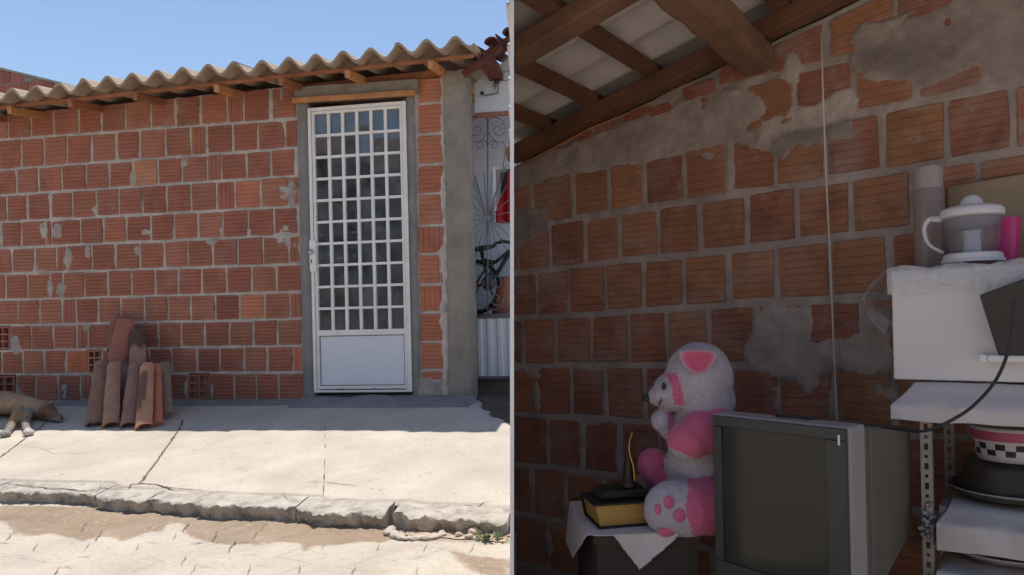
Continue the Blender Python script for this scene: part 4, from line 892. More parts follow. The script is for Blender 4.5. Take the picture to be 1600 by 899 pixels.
patR = [(PR([(795, 268), (860, 236), (960, 198), (1060, 160), (1120, 140), (1180, 138), (1200, 165), (1190, 190), (1165, 196), (1180, 222), (1240, 222), (1225, 248), (1205, 240), (1180, 232), (1150, 222), (1130, 232), (1115, 252), (1095, 246), (1070, 236), (1040, 248), (1000, 258), (960, 258), (920, 266), (880, 270), (850, 285), (795, 300)]), .007, 1.0),
        (PR([(1185, 190), (1250, 165), (1330, 138), (1350, 160), (1330, 182), (1290, 195), (1240, 205), (1210, 222), (1180, 222)]), .009, 1.35),
        (PR([(1330, 75), (1400, 42), (1460, 14), (1600, -60), (1800, -150), (1800, 100), (1600, 125), (1560, 128), (1530, 100), (1500, 116), (1460, 136), (1436, 138), (1430, 125), (1400, 122), (1370, 132), (1345, 118), (1325, 102)]), .008, .85),
        (PR([(1345, 75), (1440, 62), (1500, 85), (1440, 112), (1400, 118), (1345, 112)]), .010, .62),
        (PR([(1205, 215), (1330, 188), (1342, 212), (1295, 222), (1245, 225), (1225, 250), (1200, 240)]), .010, .7),
        (PR([(1180, 490), (1205, 470), (1230, 480), (1268, 478), (1275, 500), (1262, 540), (1300, 530), (1345, 525), (1352, 492), (1392, 478), (1400, 585), (1345, 590), (1290, 572), (1275, 610), (1262, 622), (1250, 600), (1210, 590), (1170, 575), (1160, 545), (1178, 520)]), .007, 1.12),
        (PR([(1340, 505), (1390, 490), (1400, 520), (1350, 525)]), .009, .95),
        (PR([(808, 332), (850, 324), (862, 345), (855, 365), (830, 372), (812, 392), (800, 372)]), .007, .72),
        (PR([(1225, 80), (1247, 80), (1250, 130), (1228, 136), (1218, 118)]), .009, 1.15), (PR([(815, 572), (842, 574), (842, 592), (828, 594)]), .007, 1.1), (PR([(832, 600), (846, 600), (845, 640), (834, 644)]), .007, 1.1), (PR([(1325, 60), (1345, 40), (1470, 8), (1420, 30), (1345, 80)]), .008, .9),
        (PR([(1090, 145), (1100, 140), (1100, 172), (1090, 174)]), .008, 1.1), (PR([(1200, 600), (1222, 606), (1218, 650), (1208, 650)]), .006, 1), (PR([(1290, 610), (1303, 610), (1306, 655), (1296, 655)]), .006, .95), (PR([(1360, 600), (1395, 605), (1400, 630), (1370, 622)]), .007, .9), (PR([(848, 830), (860, 830), (860, 870), (848, 868)]), .006, 1)]
mortarface('mortar', R, uR0, uR1, .3, 3.15, lambda u: np.minimum(topR(u)-.004, 3.1), hR, patR, m_mortar, cell=.0085, base=-.0055, amp=.0055, low=.26, parent=rm, quads=QR, clipf=rclip, tone=(.40, .325, .285), seed=23)
mb = MB(); za_, zb_ = .25, topR(0)+.12
mb.box8([R.P(rclip(za_), -.055, za_), R.P(uR1, -.055, za_), R.P(uR1, -.16, za_), R.P(rclip(za_)+.1, -.16, za_), R.P(rclip(zb_), -.055, zb_), R.P(uR1, -.055, min(topR(uR1)+.12, 3.3)), R.P(uR1, -.16, min(topR(uR1)+.12, 3.3)), R.P(rclip(zb_)+.1, -.16, zb_)]); part('wall_core', mb, m_conc2, rm)
# stray bricks and gap along the wall head
mb = MB(); cc = []
for x, y, w_, h_ in ((975, 192, 42, 12), (1012, 186, 36, 14), (930, 210, 40, 10), (1068, 160, 50, 20), (1125, 132, 60, 26), (890, 222, 34, 9)):
    a = R.hit(x, y); b = R.hit(x+w_, y-w_*.33); h2 = Spx(h_, 2.4); q = [(a[0], a[1]), (b[0], b[1]), (b[0], b[1]+h2), (a[0], a[1]+h2)]; add_brick(mb, cc, R, q, (.33, .11, .07), w0=.008, n=2)
part('brick_fragments', mb, m_brick_in, rm, colors=cc)
# roof plane: slopes with the wall top, level at right angles to the wall
tA = R.hit(805, 258); tB = R.hit(1270, 34); rk = (tB[1]-tA[1])/(tB[0]-tA[0])
print('room roof slope', rk, 'height at wall', tA, tB)
rdir = (R.u + Vector((0, 0, rk))).normalized(); rup = rdir.cross(-R.n).normalized(); rup = rup if rup.z > 0 else -rup
def roofP(u, w, h=0): return R.P(u, w, tA[1]+rk*(u-tA[0]))+rup*h      # h above the line of the wall plate's underside
def roofhit(px, py, h=0):                                            # where a sight line meets that plane
    r = ray(px, py); p0 = roofP(0, 0, h); t = (p0-CAM).dot(rup)/r.dot(rup); p = CAM+r*t; q = p-R.o; return q.dot(R.u), q.dot(R.n)
PHt = .055; SBt = .035
# wall plate along the wall head
mb = MB(); mb.beam(roofP(.045, .035, PHt/2), roofP(uR1, .035, PHt/2), .075, PHt, up=rup, n=16, wob=.002); part('wall_plate', mb, m_wood_d, rm, bev=.004)
mb = MB(); q1 = [roofhit(815, 257), roofhit(925, 200), roofhit(1020, 160)]; mb.tube([roofP(u, w+.02, -.012+.004*(i % 2)) for i, (u, w) in enumerate(q1)], .005, 6); part('cane', mb, m_wood_o, rm)
# rafter parallel to the wall, nearer the viewer
a = roofhit(805, 92); b = roofhit(980, 8); wr = (a[1]+b[1])/2; print('rafter2', a, b)
HR = PHt
def insideP(u, w, m=.0): p = R.P(u, w, 0); return p.x > .03+m
def cutbeam(mb, a, b, wd, ht, up):      # a squared timber whose ends are sawn along the partition
    d = (b-a).normalized(); sd_ = d.cross(up).normalized(); upv = sd_.cross(d).normalized(); P8 = []
    for yy in (-1, 1):
        for end, sgn in ((a, -1), (a, 1), (b, 1), (b, -1)):
            c = end+sd_*(sgn*wd/2)+upv*(yy*ht/2); lim = (c.z-CAMZ)*math.tan(ROLL)+.008
            if end is a or c.x < lim:
                if c.x < lim or end is a and XCUT: c = c+d*((lim-c.x)/d.x)
            P8.append(c)
    return mb.box8(P8)
XCUT = True
def ustart(w): return max(.03, (.03 - R.o.x - R.n.x*w)/R.u.x)
mb = MB(); cutbeam(mb, roofP(ustart(wr), wr, PHt/2), roofP(3.3, wr, PHt/2), .085, PHt, rup); part('rafter', mb, m_wood_r, rm, bev=.006)
for w3 in (wr+.38,): mb = MB(); cutbeam(mb, roofP(ustart(w3), w3, PHt/2), roofP(3.3, w3, PHt/2), .08, PHt, rup); part('rafter', mb, m_wood_r, rm, bev=.006)
# battens across, carrying the sheets
bu = []
for (x0, y0), (x1, y1) in (((838, 188), (876, 205)), ((828, 102), (955, 172)), ((930, 53), (1048, 130)), ((850, 8), (905, 30)), ((1225, 8), (1250, 38))):
    pa = roofhit(x1, y1, PHt); pb = roofhit(x0, y0, PHt); bu.append(pa[0])
print('battens u', bu)
bus = sorted([bu[0], bu[1], bu[2], bu[4], bu[4]+.62, bu[4]+1.2, bu[4]+1.8, bu[0]-.0 if False else 2.95])
WMX = 1.08
wmax = lambda u: WMX
for uu in bus:
    if uu > 3.25: continue
    XCUT = False; mb = MB(); cutbeam(mb, roofP(uu, wmax(uu), PHt+SBt/2), roofP(uu, -.06, PHt+SBt/2), .05, SBt, rup); part('roof_batten', mb, m_wood_d, rm, bev=.003)
# heavy purlin set into the wall
pa = roofhit(1190, 118, -.07); pb = roofhit(1090, 40, -.07); print('purlin', pa, pb)
up_ = pa[0]; PW = .105
mb = MB(); n = 14; vs = []
a = roofP(up_, .005, -.045); b = roofP(up_, 1.05, -.045); mb.beam(a, b, PW, .095, up=(0, 0, 1), n=16, wob=.003); o = part('main_beam', mb, m_wood_r, rm, bev=.022)
# corrugated sheets above: ridges run down the slope, along the wall
mb = MB(); hs = PHt+SBt+.028; ni = 46; pitch = .177
wlist = np.arange(-.12, WMX+.1, pitch/12)
for s_ in (0, .008):
    for w in wlist:
        us0 = max(-.05, (.012+.02-R.o.x-R.n.x*w)/R.u.x)
        for i in range(13): u_ = us0+(3.4-us0)*i/12; mb.v.append(roofP(u_, w, hs+.024*math.cos(2*PI*w/pitch)+s_))
nw = len(wlist); of = nw*13
for j in range(nw-1):
    for i in range(12):
        q = j*13+i; mb.f += [(q, q+1, q+14, q+13), (of+q, of+q+1, of+q+14, of+q+13)]
mb.mi = [0]*len(mb.f); part('corrugated_sheet', mb, m_sheet_in, rm, smooth=True)
# floor
mb = MB(); fx0 = (.3-CAMZ)*math.tan(ROLL)+.001; fpts = [Vector((fx0, 2.95, .3)), R.P(3.3, 0, .3), R.P(3.3, 1.2, .3), Vector((fx0, 1.5, .3))]
mb.add(fpts, [(0, 1, 2, 3)]); part('room_floor', mb, m_conc2, rm)
# ---- white cord
cd = [RX(1283, 52, .03), RX(1286, 150, .035), RX(1290, 260, .03), RX(1297, 400, .028), RX(1303, 550, .03), RX(1308, 658, .03), RX(1310, 760, .03)]
mb = MB(); mb.tube(cd, .0028, 8); tag(part('hanging_cord', mb, M('off_white_cord', (.62, .57, .5), .7, .1, 30, .2), smooth=True), 'thin off-white cord hanging down the brick wall from the wall plate', 'cord')
# ---- television
tdR = 1.52; tdL = 1.80
TL = S(1112, 648, tdL); TR = S(1326, 666, tdR); TL.z = TR.z = (TL.z+TR.z)/2
fu = (TR-TL); TW = fu.length; fu.normalize(); fn = Vector((0, 0, 1)).cross(fu); fn = -fn if fn.y > 0 else fn    # front normal towards the viewer
TH = .44; print('tv', TW, TL, TR, fn)
def TP(a, b, c): return TL+fu*(a)+Vector((0, 0, -b))-fn*c        # a across, b down, c back
m_tv = M('warm_grey_plastic', (.34, .30, .275), .5, .06, 3, .1, 120); m_tvb = M('dark_bezel_plastic', (.042, .034, .033), .45, .1, 3, .08, 120); m_tvh = M('olive_grey_housing', (.15, .125, .095), .6, .12, 3, .15, 120)
tv = thing('television', 'old grey tube television with a dark screen in the corner', 'television', TP(TW/2, TH, .15))
def tvbox(mb, a0, a1, b0, b1, c0, c1, sh=(0, 0, 0, 0)):   # sh: left, right, top, bottom inset at the back
    l, r, t, bo = sh
    mb.box8([TP(a0, b1, c0), TP(a1, b1, c0), TP(a1-r, b1-bo, c1), TP(a0+l, b1-bo, c1), TP(a0, b0, c0), TP(a1, b0, c0), TP(a1-r, b0+t, c1), TP(a0+l, b0+t, c1)])
mb = MB(); tvbox(mb, .0, TW, 0, TH, .004, .075); part('cabinet_rim', mb, m_tv, tv, bev=.006)
mb = MB(); bz_ = .030; e = .004
tvbox(mb, e, TW-e, e, bz_, -.004, .0035); tvbox(mb, e, bz_, bz_+.0005, TH-.07, -.004, .0035); tvbox(mb, TW-.052, TW-e, bz_+.0005, TH-.07, -.004, .0035); tvbox(mb, e, TW-e, TH-.0695, TH-e, -.004, .0035)
part('bezel', mb, m_tvb, tv, bev=.002)
mb = MB(); ns = 14; vs = []
for i in range(ns+1):
    for j in range(ns+1):
        x = i/ns*2-1; y = j/ns*2-1; vs.append(TP(bz_+(TW-.052-bz_)*i/ns, bz_+(TH-.07-bz_)*j/ns, .0025+.0*1-.0065*(1-x*x*.5-y*y*.5)))
mb.add(vs, [(i*(ns+1)+j, (i+1)*(ns+1)+j, (i+1)*(ns+1)+j+1, i*(ns+1)+j+1) for i in range(ns) for j in range(ns)])
m_scr = M('dark_screen_glass', (.035, .032, .024), .16, .05, 2, 0, spec=.3); part('screen', mb, m_scr, tv, smooth=True)
mb = MB(); tvbox(mb, .008, TW-.008, .008, TH-.01, 0.0755, .12, (.01, .004, .006, .006)); tvbox(mb, .02, TW-.013, .014, TH-.018, .1205, .385, (.08, .02, .03, .12)); part('rear_housing', mb, m_tvh, tv, bev=.012)
mb = MB(); mb.box8([TP(TW-.022, .018+.022, -.0055), TP(TW-.017, .018+.022, -.0055), TP(TW-.017, .040, -.0045), TP(TW-.022, .04, -.0045), TP(TW-.022, .018, -.0055), TP(TW-.017, .018, -.0055), TP(TW-.017, .018, -.0045), TP(TW-.022, .018, -.0045)]); part('badge', mb, m_steel, tv)
mb = MB()
for k in range(5): tvbox(mb, .12+k*.03, .135+k*.03, TH-.035, TH-.028, -.006, -.0042)
part('buttons', mb, m_tv, tv)
# stand under it
st = thing('television_stand', 'low dark wooden stand carrying the tube television', 'stand', TP(TW/2, TH+.02, .15)-Vector((0, 0, TL.z-TH-.32)))
mb = MB(); tvbox(mb, .005, TW-.005, TH+.001, TH+.026, .01, .33); part('top_board', mb, m_wood_d, st, bev=.003)
lg = TL.z-TH-.026-.3
for a_, c_ in ((0, 0), (TW-.035, 0), (0, .27), (TW-.035, .27)): mb = MB(); tvbox(mb, a_, a_+.035, TH+.0265, TH+.026+lg, c_, c_+.035); part('leg', mb, m_wood_d, st)
# ---- black cable from the television to the black case
cb = [TP(.15, -.004, .05), TP(.22, -.006, .04), S(1300, 660, 1.66), S(1345, 663, 1.68), S(1390, 669, 1.66), S(1430, 674, 1.60), S(1455, 671, 1.57), S(1490, 655, 1.55), S(1520, 635, 1.545), S(1550, 603, 1.54), S(1568, 570, 1.535), S(1578, 535, 1.53), S(1583, 495, 1.53), S(1584, 470, 1.53)]
def smoothpath(p, n=5):
    o = []
    for i in range(len(p)-1):
        p0 = p[max(i-1, 0)]; p1 = p[i]; p2 = p[i+1]; p3 = p[min(i+2, len(p)-1)]
        for k in range(n): t = k/n; o.append(.5*((2*p1)+(p2-p0)*t+(2*p0-5*p1+4*p2-p3)*t*t+(3*p1-p0-3*p2+p3)*t**3))
    return o+[p[-1]]
mb = MB(); mb.tube(smoothpath(cb), .0036, 8); tag(part('power_cable', mb, m_black, smooth=True), 'black cable sagging from the television up to the black case', 'cable')
# ---- table with cloth
tf0 = S(928, 836, 1.86); tf1 = S(1112, 842, 1.86); TZ = tf0.z = tf1.z = S(1000, 836, 1.86).z
bl = S(897, 795, 2.25); bl.z = TZ; dl = (bl-tf0)
tb_ = thing('side_table', 'dark covered side table under a white cloth beside the television', 'table', tf0+Vector((.2, .1, .3-TZ)))
m_dkcloth = M('dark_brown_cover', (.055, .04, .03), .9, .2, 5, .3)
tw = Vector((tf1.x-tf0.x-.03, 0, 0)); bk_ = Vector((dl.x*.0-.02, .40, 0)); tq = [tf0, tf0+tw, tf0+tw+bk_, tf0+bk_]
mb = MB(); mb.box8([p-Vector((0, 0, .025)) for p in tq]+[p+Vector((0, 0, 0)) for p in tq]); part('table_top', mb, m_dkcloth, tb_)
mb = MB(); ins = [tq[0]+Vector((.008, .008, 0)), tq[1]+Vector((-.005, .008, 0)), tq[2]+Vector((-.005, -.01, 0)), tq[3]+Vector((.01, -.01, 0))]
mb.box8([Vector((p.x, p.y, .3)) for p in ins]+[p-Vector((0, 0, .0255)) for p in ins]); part('table_body', mb, m_dkcloth, tb_)
# cloth: square laid cornerwise, corners hanging over the edges
m_cloth = M('white_cotton', (.66, .57, .54), .9, .07, 6, .3, 60)
nu_, nv_ = 70, 60; W0 = tf0+Vector((-.004, -.004, .004)); vs = []
def cloth_y(u): return 0
us = np.linspace(-.10, tw.x, nu_); vs_ = np.linspace(-.17, .36, nv_)
def drop_front(u):                         # how far the cloth hangs at the front at this place
    a = S(960, 836, 1.86).x-tf0.x; b = S(1003, 893, 1.86).x-tf0.x; c = S(1068, 838, 1.86).x-tf0.x; H_ = Spx(59, 1.86)
    return np.where(u < a, 0*u, np.where(u < b, H_*(u-a)/(b-a), np.where(u < c, H_*(1-(u-b)/(c-b)), .0)))+.0015
def cpos(U, V):
    x = np.clip(U, 0, None); dz = -np.maximum(-V, 0); y = np.maximum(V, 0)
    hang = np.maximum(-U, 0); X = tf0.x-.006+x-.0*hang+bk_.x*y/.4-.012*(hang > 0)-hang*.12; Y = tf0.y-.006+y-.006*np.sin(U*38)*(dz < 0); Z = TZ+.005+dz-hang*1.0+.0015*fbm(U*20, V*20, 4, 3)
    return np.stack([X, Y, Z], -1)
def ckeep(U, V):
    front = (V < 0) & (U > 0) & (-V < drop_front(U)); top = (V >= 0) & (U >= 0) & (V < .36)
    left = (U < 0) & (V > .03) & (-U < .10*(1-np.abs(V-.24)/.24)+.0) & (V < .5); left = (U < 0) & (V > 0) & (-U*1.0 < .13*np.minimum(1, V/.20))
    return front | top | left
o = heightgrid('tablecloth', np.linspace(-.13, tw.x, 110), np.concatenate([np.linspace(-.13, -.0005, 44), np.linspace(.0, .36, 60)]), cpos, m_cloth, keep=ckeep)
sm_ = o.modifiers.new('thickness', 'SOLIDIFY'); sm_.thickness = .002; tag(o, 'white cloth with a corner hanging over the front of the side table', 'tablecloth')
# ---- book with gilt edges
bkr = thing('closed_book', 'thick closed book with black cover and golden page edges lying on the table cloth', 'book', S(970, 830, 1.9))
a = S(937, 829, 1.90); a.z = TZ+.008; b = S(1035, 822, 1.93); b.z = a.z; ex = (b-a); bl_ = ex.length; ex.normalize(); ey = Vector((-ex.y, ex.x, 0)); hb = Spx(36, 1.9)
def bkb(mb, x0, x1, y0, y1, z0, z1): mb.box8([a+ex*x+ey*y+Vector((-.012*(z/hb)*(x0 < .03), 0, z)) for z in (z0, z1) for x, y in ((x0, y0), (x1, y0), (x1, y1), (x0, y1))])
m_gilt = M('gilt_page_edge', (.62, .36, .09), .38, .16, 5, .5, 20, metal=.15, stretch=(1, 1, 60)); m_cov = M('black_leatherette', (.018, .016, .015), .5, .2, 10, .4, 90)
mb = MB(); bkb(mb, .004, bl_-.004, .004, .135, .004, hb-.004); part('page_block', mb, m_gilt, bkr)
mb = MB(); bkb(mb, -.004, bl_+.004, -.002, .14, 0, .0035); bkb(mb, -.004, bl_+.004, -.002, .14, hb-.0035, hb+.002); bkb(mb, -.004, bl_+.004, .1355, .142, .004, hb-.004); part('cover', mb, m_cov, bkr, bev=.001)
bkt = a.z+hb+.0025
# dark case on the book with its little ornament
mb = MB(); q = a+ex*.01+ey*.03; mb.box8([q+ex*x+ey*y+Vector((0, 0, z+bkt-a.z)) for z, k in ((0, 0), (.026, 1)) for x, y in ((.0+k*.008, 0), (.15-k*.008, 0), (.15-k*.01, .09), (.0+k*.01, .09))]); tag(part('spectacle_case', mb, m_cov, bev=.008), 'small black case lying on top of the thick gilt book', 'case')
tr0 = S(982, 778, 1.98); tr0.z = bkt+.0265
orn = thing('ornament', 'small dark tower shaped ornament with a curved golden wire on the black case', 'ornament', tr0)
hO = Spx(88, 1.98)
mb = MB(); mb.lathe(tr0, [(0, 0), (.022, 0), (.024, .006), (.018, .014), (.012, hO*.28), (.014, hO*.32), (.008, hO*.5), (.004, hO*.8), (0, hO)], 20); part('tower', mb, M('dark_bronze', (.06, .045, .03), .4, .2, 20, .2, metal=.6), orn, smooth=True)
mb = MB(); mb.tube(smoothpath([tr0+Vector((.016, -.012, hO*.1)), tr0+Vector((.014, -.014, hO*.35)), tr0+Vector((.004, -.014, hO*.6)), tr0+Vector((.004, -.014, hO*.8)), tr0+Vector((.013, -.012, hO*.98))]), .0022, 8); part('gold_wire', mb, M('gold', (.55, .36, .08), .35, .05, 5, 0, metal=1), orn, smooth=True)
# ---- plush bear
def fuzz(name, c): return M(name, c, 1, .06, 25, .4, 160, attr='tint', sheen=.6)
m_pl = fuzz('plush_pile', (.6, .5, .5))
WH = (.52, .45, .48); PK = (.66, .15, .25); PK2 = (.60, .10, .18)
bd = 1.98
def Bp(x, y, dd=0): return S(x, y, bd+dd)
def px(n): return Spx(n, bd)
bear = thing('plush_bear', 'pink and white plush bear sitting on the table, facing left beside the television', 'plush toy', Vector((Bp(1075, 838).x, Bp(1075, 838).y, TZ+.006)))
two = lambda f: (lambda p: f(p))
def headc(p): return PK if (abs((p-Bp(1050, 606)).dot(RV)+(.22*(p-Bp(1050, 606)).z)) < px(6.5) and abs(p.z-Bp(1050, 606).z) < px(24)) else WH
def torsoc(p): return PK if p.z < Bp(1090, 748).z+.02*math.sin(p.x*9) and p.x > Bp(1075, 700).x else WH
def armc(p): return PK if p.z > Bp(1045, 694).z-(p.x-Bp(1045, 694).x)*.5 else WH
def handc(p): return (.60, .20, .33) if p.x > Bp(1041, 657).x-.1*(p.z-Bp(1041, 657).z) else (.56, .50, .58)
def legc(p): return PK if (p.x > Bp(1070, 790, -px(55)).x+.010*math.sin(p.z*40)) else WH
def farc(p): return (.60, .13, .24)
G = [(headc, [(Bp(1092, 592), (px(52), px(51), px(57))), (Bp(1078, 605), (px(44), px(44), px(44))), (Bp(1052, 611), (px(31), px(29), px(30))), (Bp(1031, 619), (px(19), px(18), px(16))), (Bp(1096, 622), (px(49), px(47), px(34))), (Bp(1110, 625), (px(38), px(40), px(34)))]),
     (torsoc, [(Bp(1098, 655), (px(42), px(40), px(26))), (Bp(1095, 690), (px(50), px(46), px(46))), (Bp(1094, 725), (px(52), px(48), px(56))), (Bp(1100, 775), (px(62), px(58), px(52)))]),
     (armc, [(Bp(1116, 668, -px(34)), (px(40), px(28), px(30))), (Bp(1096, 676, -px(42)), (px(36), px(27), px(32))), (Bp(1076, 688, -px(46)), (px(33), px(26), px(29)))]),
     (handc, [(Bp(1036, 657, px(8)), (px(19), px(18), px(19))), (Bp(1050, 668, px(14)), (px(21), px(20), px(21))), (Bp(1068, 682, px(20)), (px(24), px(22), px(24)))]),
     (legc, [(Bp(1052, 796, -px(54)), (px(44), px(28), px(43))), (Bp(1075, 795, -px(50)), (px(46), px(36), px(43))), (Bp(1104, 790, -px(40)), (px(50), px(42), px(44)))]),
     (farc, [(Bp(1020, 727, px(24)), (px(25), px(18), px(28))), (Bp(1036, 742, px(30)), (px(32), px(24), px(27))), (Bp(1060, 760, px(34)), (px(36), px(28), px(30)))])]
def bodyc(p):
    best = None
    for fn_, bl in G:
        for c_, r_, *_x in bl:
            d_ = Vector(((p.x-c_.x)/r_[0], (p.y-c_.y)/r_[1], (p.z-c_.z)/r_[2])).length
            if best is None or d_ < best[0]: best = (d_, fn_)
    return best[1](p)
blob('body', [q for g in G for q in g[1]], m_pl, bear, vox=.0055, smooth=9, disp=.0012, pile=42000, plen=.0042, colorfn=bodyc)
def fold_ear(cx, cy, dd, k=1):
    mb = MB(); nseg = 16; vs = []; sh = [(-30, -17), (-20, -19), (0, -20), (18, -19), (29, -15), (28, -6), (21, 6), (11, 16), (0, 20), (-11, 17), (-20, 8), (-28, -5)]
    for s_, w_, dpt in ((1.0, 0, 0), (1.08, .4, -.010), (.8, -.2, -.016), (.0, 0, -.012)):
        for x, y in sh: vs.append(Bp(cx+x*s_, cy+y*s_, dd+dpt*1.0))
    n_ = len(sh); fs = [(i*n_+j, i*n_+(j+1) % n_, (i+1)*n_+(j+1) % n_, (i+1)*n_+j) for i in range(3) for j in range(n_)]; fs.append(tuple(range(n_)))
    mb.add(vs, fs); cols = []
    for i in range(4): cols += [(*(WH if i < 2 else PK2), 1)]*n_
    o = part('ear', mb, m_pl, bear, smooth=True, colors=cols); s = o.modifiers.new('s', 'SUBSURF'); s.levels = s.render_levels = 2
fold_ear(1091, 566, -px(47)); fold_ear(1091, 566, px(60))
mb = MB(); mb.ell(Bp(1010, 622, 0), (px(6), px(6), px(6)), seg=14, rings=10); part('nose', mb, m_black, bear, smooth=True)
mb = MB(); mb.ell(Bp(1037, 604, -px(26)), (px(3.6), px(2.5), px(6)), seg=14, rings=10); part('eye', mb, m_black, bear, smooth=True); mb = MB(); mb.ell(Bp(1037, 604, px(26)), (px(3.6), px(2.5), px(6)), seg=14, rings=10); part('eye', mb, m_black, bear, smooth=True)
mb = MB(); mb.tube([Bp(1030, 634, -px(15)), Bp(1031, 629, -px(18.5)), Bp(1034, 625, -px(22))], px(1.2), 6); part('mouth', mb, m_black, bear)
mb = MB(); c_ = Bp(1108, 646); mb.lathe(c_, [(px(40)+px(7)*math.cos(t), px(8)*math.sin(t)) for t in [2*PI*i/12 for i in range(13)]], 40, ax=(.15, 0, 1)); part('collar', mb, m_pl, bear, smooth=True, colors=[(*PK, 1)]*len(mb.v))
rY = lambda d: Matrix.Rotation(math.radians(d), 3, 'Y')
fc = Bp(1052, 796, -px(54))
for x, y, rx, ry in ((1039, 778, 8, 10), (1055, 797, 10, 10.5), (1022, 790, 5, 8), (1036, 825, 13, 8)):
    d = Bp(x, y, -px(52))-fc; k_ = (d.x/px(45))**2+(d.z/px(44))**2; yy = -px(27)*math.sqrt(max(.02, 1-k_))-.0015
    mb = MB(); mb.ell(fc+Vector((d.x*.98, yy, d.z*.98)), (px(rx), px(4), px(ry)), seg=18, rings=10); part('foot_pad', mb, m_pl, bear, smooth=True, colors=[(*PK, 1)]*len(mb.v))
# ================================================================== METAL SHELF UNIT and what stands on it
WF = .42; 
su0 = R.hit(1392, 632, WF)[0]; sz1 = R.hit(1392, 634, WF)[1]; sz1b = R.hit(1400, 655, WF)[1]
m_sh = M('white_shelf_cover', (.66, .57, .52), .7, .06, 5, .35, 18); m_post = M('grey_slotted_steel', (.40, .37, .33), .5, .1, 10, .15, 60, metal=.3)
sh = thing('shelf_unit', 'slotted steel shelf unit with white covered shelves on the right', 'shelf', R.P(su0+.35, .2, .3))
SU1 = su0+.85
shz = [sz1, R.hit(1470, 818, WF)[1], R.hit(1480, 905, WF)[1]]
print('shelves', su0, shz)
def sheetbox(u0, u1, w0, w1, z0, z1, seed):
    mb = roughbox(R, u0, u1, w0, w1, z0, z1, cell=.012, amp=.0035, seed=seed); return mb
def drape(uT, uL, uEnd, wT, wL, zt, zl, zb, seed):
    nz = 3; mb = MB(); ncol = 90; nrow = 60; rings = []
    # rows: back of the top -> front of the top -> sloping fold -> skirt foot ; columns along u
    prof = [(.04, zt, 0), (wT*.5, zt, 0), (wT, zt, 0)] + [(wT+(wL-wT)*t, zt+(zl-zt)*t**.8, t) for t in (.2, .4, .6, .8, 1)] + [(wL+.002, zl+(zb-zl)*t, 1) for t in (.15, .35, .55, .75, 1)]
    for w_, z_, t in prof:
        row = []
        u_s = uT+(uL-uT)*t
        for i in range(ncol+1):
            u_ = u_s+(uEnd-u_s)*i/ncol; q = Vector((u_*9+seed, w_*9, z_*9)); n_ = mnoise.noise(q)*.004+mnoise.noise(q*3)*.0025+(.004*math.sin(u_*40+3*mnoise.noise(q)))*(t > .9)
            row.append(R.P(u_, w_+n_, z_+n_*.5+(mnoise.noise(Vector((u_*5, seed, 0)))*.006 if z_ == zb else 0)))
        rings.append(row)
    m_ = ncol+1; mb.v = [p for r_ in rings for p in r_]
    mb.f = [(i*m_+j, i*m_+j+1, (i+1)*m_+j+1, (i+1)*m_+j) for i in range(len(prof)-1) for j in range(ncol)]
    # left side: slope and skirt towards the wall
    o = len(mb.v); L0 = [(uT, zt, 0), (uT+(uL-uT)*.5, zt+(zl-zt)*.55, .5), (uL, zl, 1), (uL, (zl+zb)/2, 1), (uL, zb, 1)]
    for u_, z_, t in L0:
        for k in range(13): w_ = .04+((wT+(wL-wT)*t)-.04)*k/12; mb.v.append(R.P(u_+.003*mnoise.noise(Vector((w_*12, z_*12, seed))), w_, z_))
    mb.f += [(o+i*13+k, o+i*13+k+1, o+(i+1)*13+k+1, o+(i+1)*13+k) for i in range(4) for k in range(12)]
    mb.mi = [0]*len(mb.f); return mb
def hz(x, y, w): return R.hit(x, y, w)[1]
def hu_(x, y, w): return R.hit(x, y, w)[0]
part('shelf_cover', drape(hu_(1428, 598, .35), hu_(1392, 634, .42), SU1, .35, .42, hz(1428, 598, .35), hz(1392, 633, .42), hz(1400, 656, .42), 3), m_sh, sh, smooth=True)
part('shelf_cover', drape(hu_(1484, 790, .35), hu_(1463, 818, .41), SU1, .35, .41, hz(1484, 790, .35), hz(1463, 818, .41), hz(1470, 859, .41), 8), m_sh, sh, smooth=True)
part('shelf_cover', drape(hu_(1484, 880, .35), hu_(1463, 900, .41), SU1, .35, .41, hz(1484, 880, .35), hz(1463, 893, .41), hz(1470, 940, .41), 9), m_sh, sh, smooth=True)
ZT = [hz(1428, 598, .35), hz(1484, 790, .35), hz(1484, 880, .35)]
for zt_ in ZT:
    mb = MB(); mb.fbox(R, su0+.09, SU1-.002, .042, .345, zt_-.024, zt_-.006); part('shelf_board', mb, m_post, sh)
def post(u, w, wd, ztop, flip=1):
    mb = MB(); th = .0022; nz = 0; zz = ztop; zb = .3; hs_ = .016; gp = .012; x0, x1 = u, u+wd; cx = (x0+x1)/2; k = 0
    # front flange with a row of slots
    while zz > zb+.05:
        hh = hs_ if k % 2 == 0 else .008; hw_ = .0045 if k % 2 == 0 else .0035
        mb.fbox(R, x0, x1, w-th, w, zz-gp, zz); z0 = zz-gp
        mb.fbox(R, x0, cx-hw_, w-th, w, z0-hh, z0-.0001); mb.fbox(R, cx+hw_, x1, w-th, w, z0-hh, z0-.0001); zz = z0-hh-.0002; k += 1
    mb.fbox(R, x0, x1, w-th, w, zb, zz)
    mb.fbox(R, x1-th, x1, w-wd, w-th-.0002, zb, ztop)
    part('post', mb, m_post, sh)
pw = R.hit(1455, 700, WF-.05)[0]-R.hit(1437, 700, WF-.05)[0]
post(R.hit(1438, 700, WF-.05)[0], WF-.05, pw, sz1b-.002); post(R.hit(1475, 700, .1)[0], .1, pw, sz1b-.002); post(SU1-.06, WF-.05, pw, sz1b-.002); post(SU1-.06, .1, pw, sz1b-.002)
pp = RX(1448, 818, WF-.045); mb = MB()
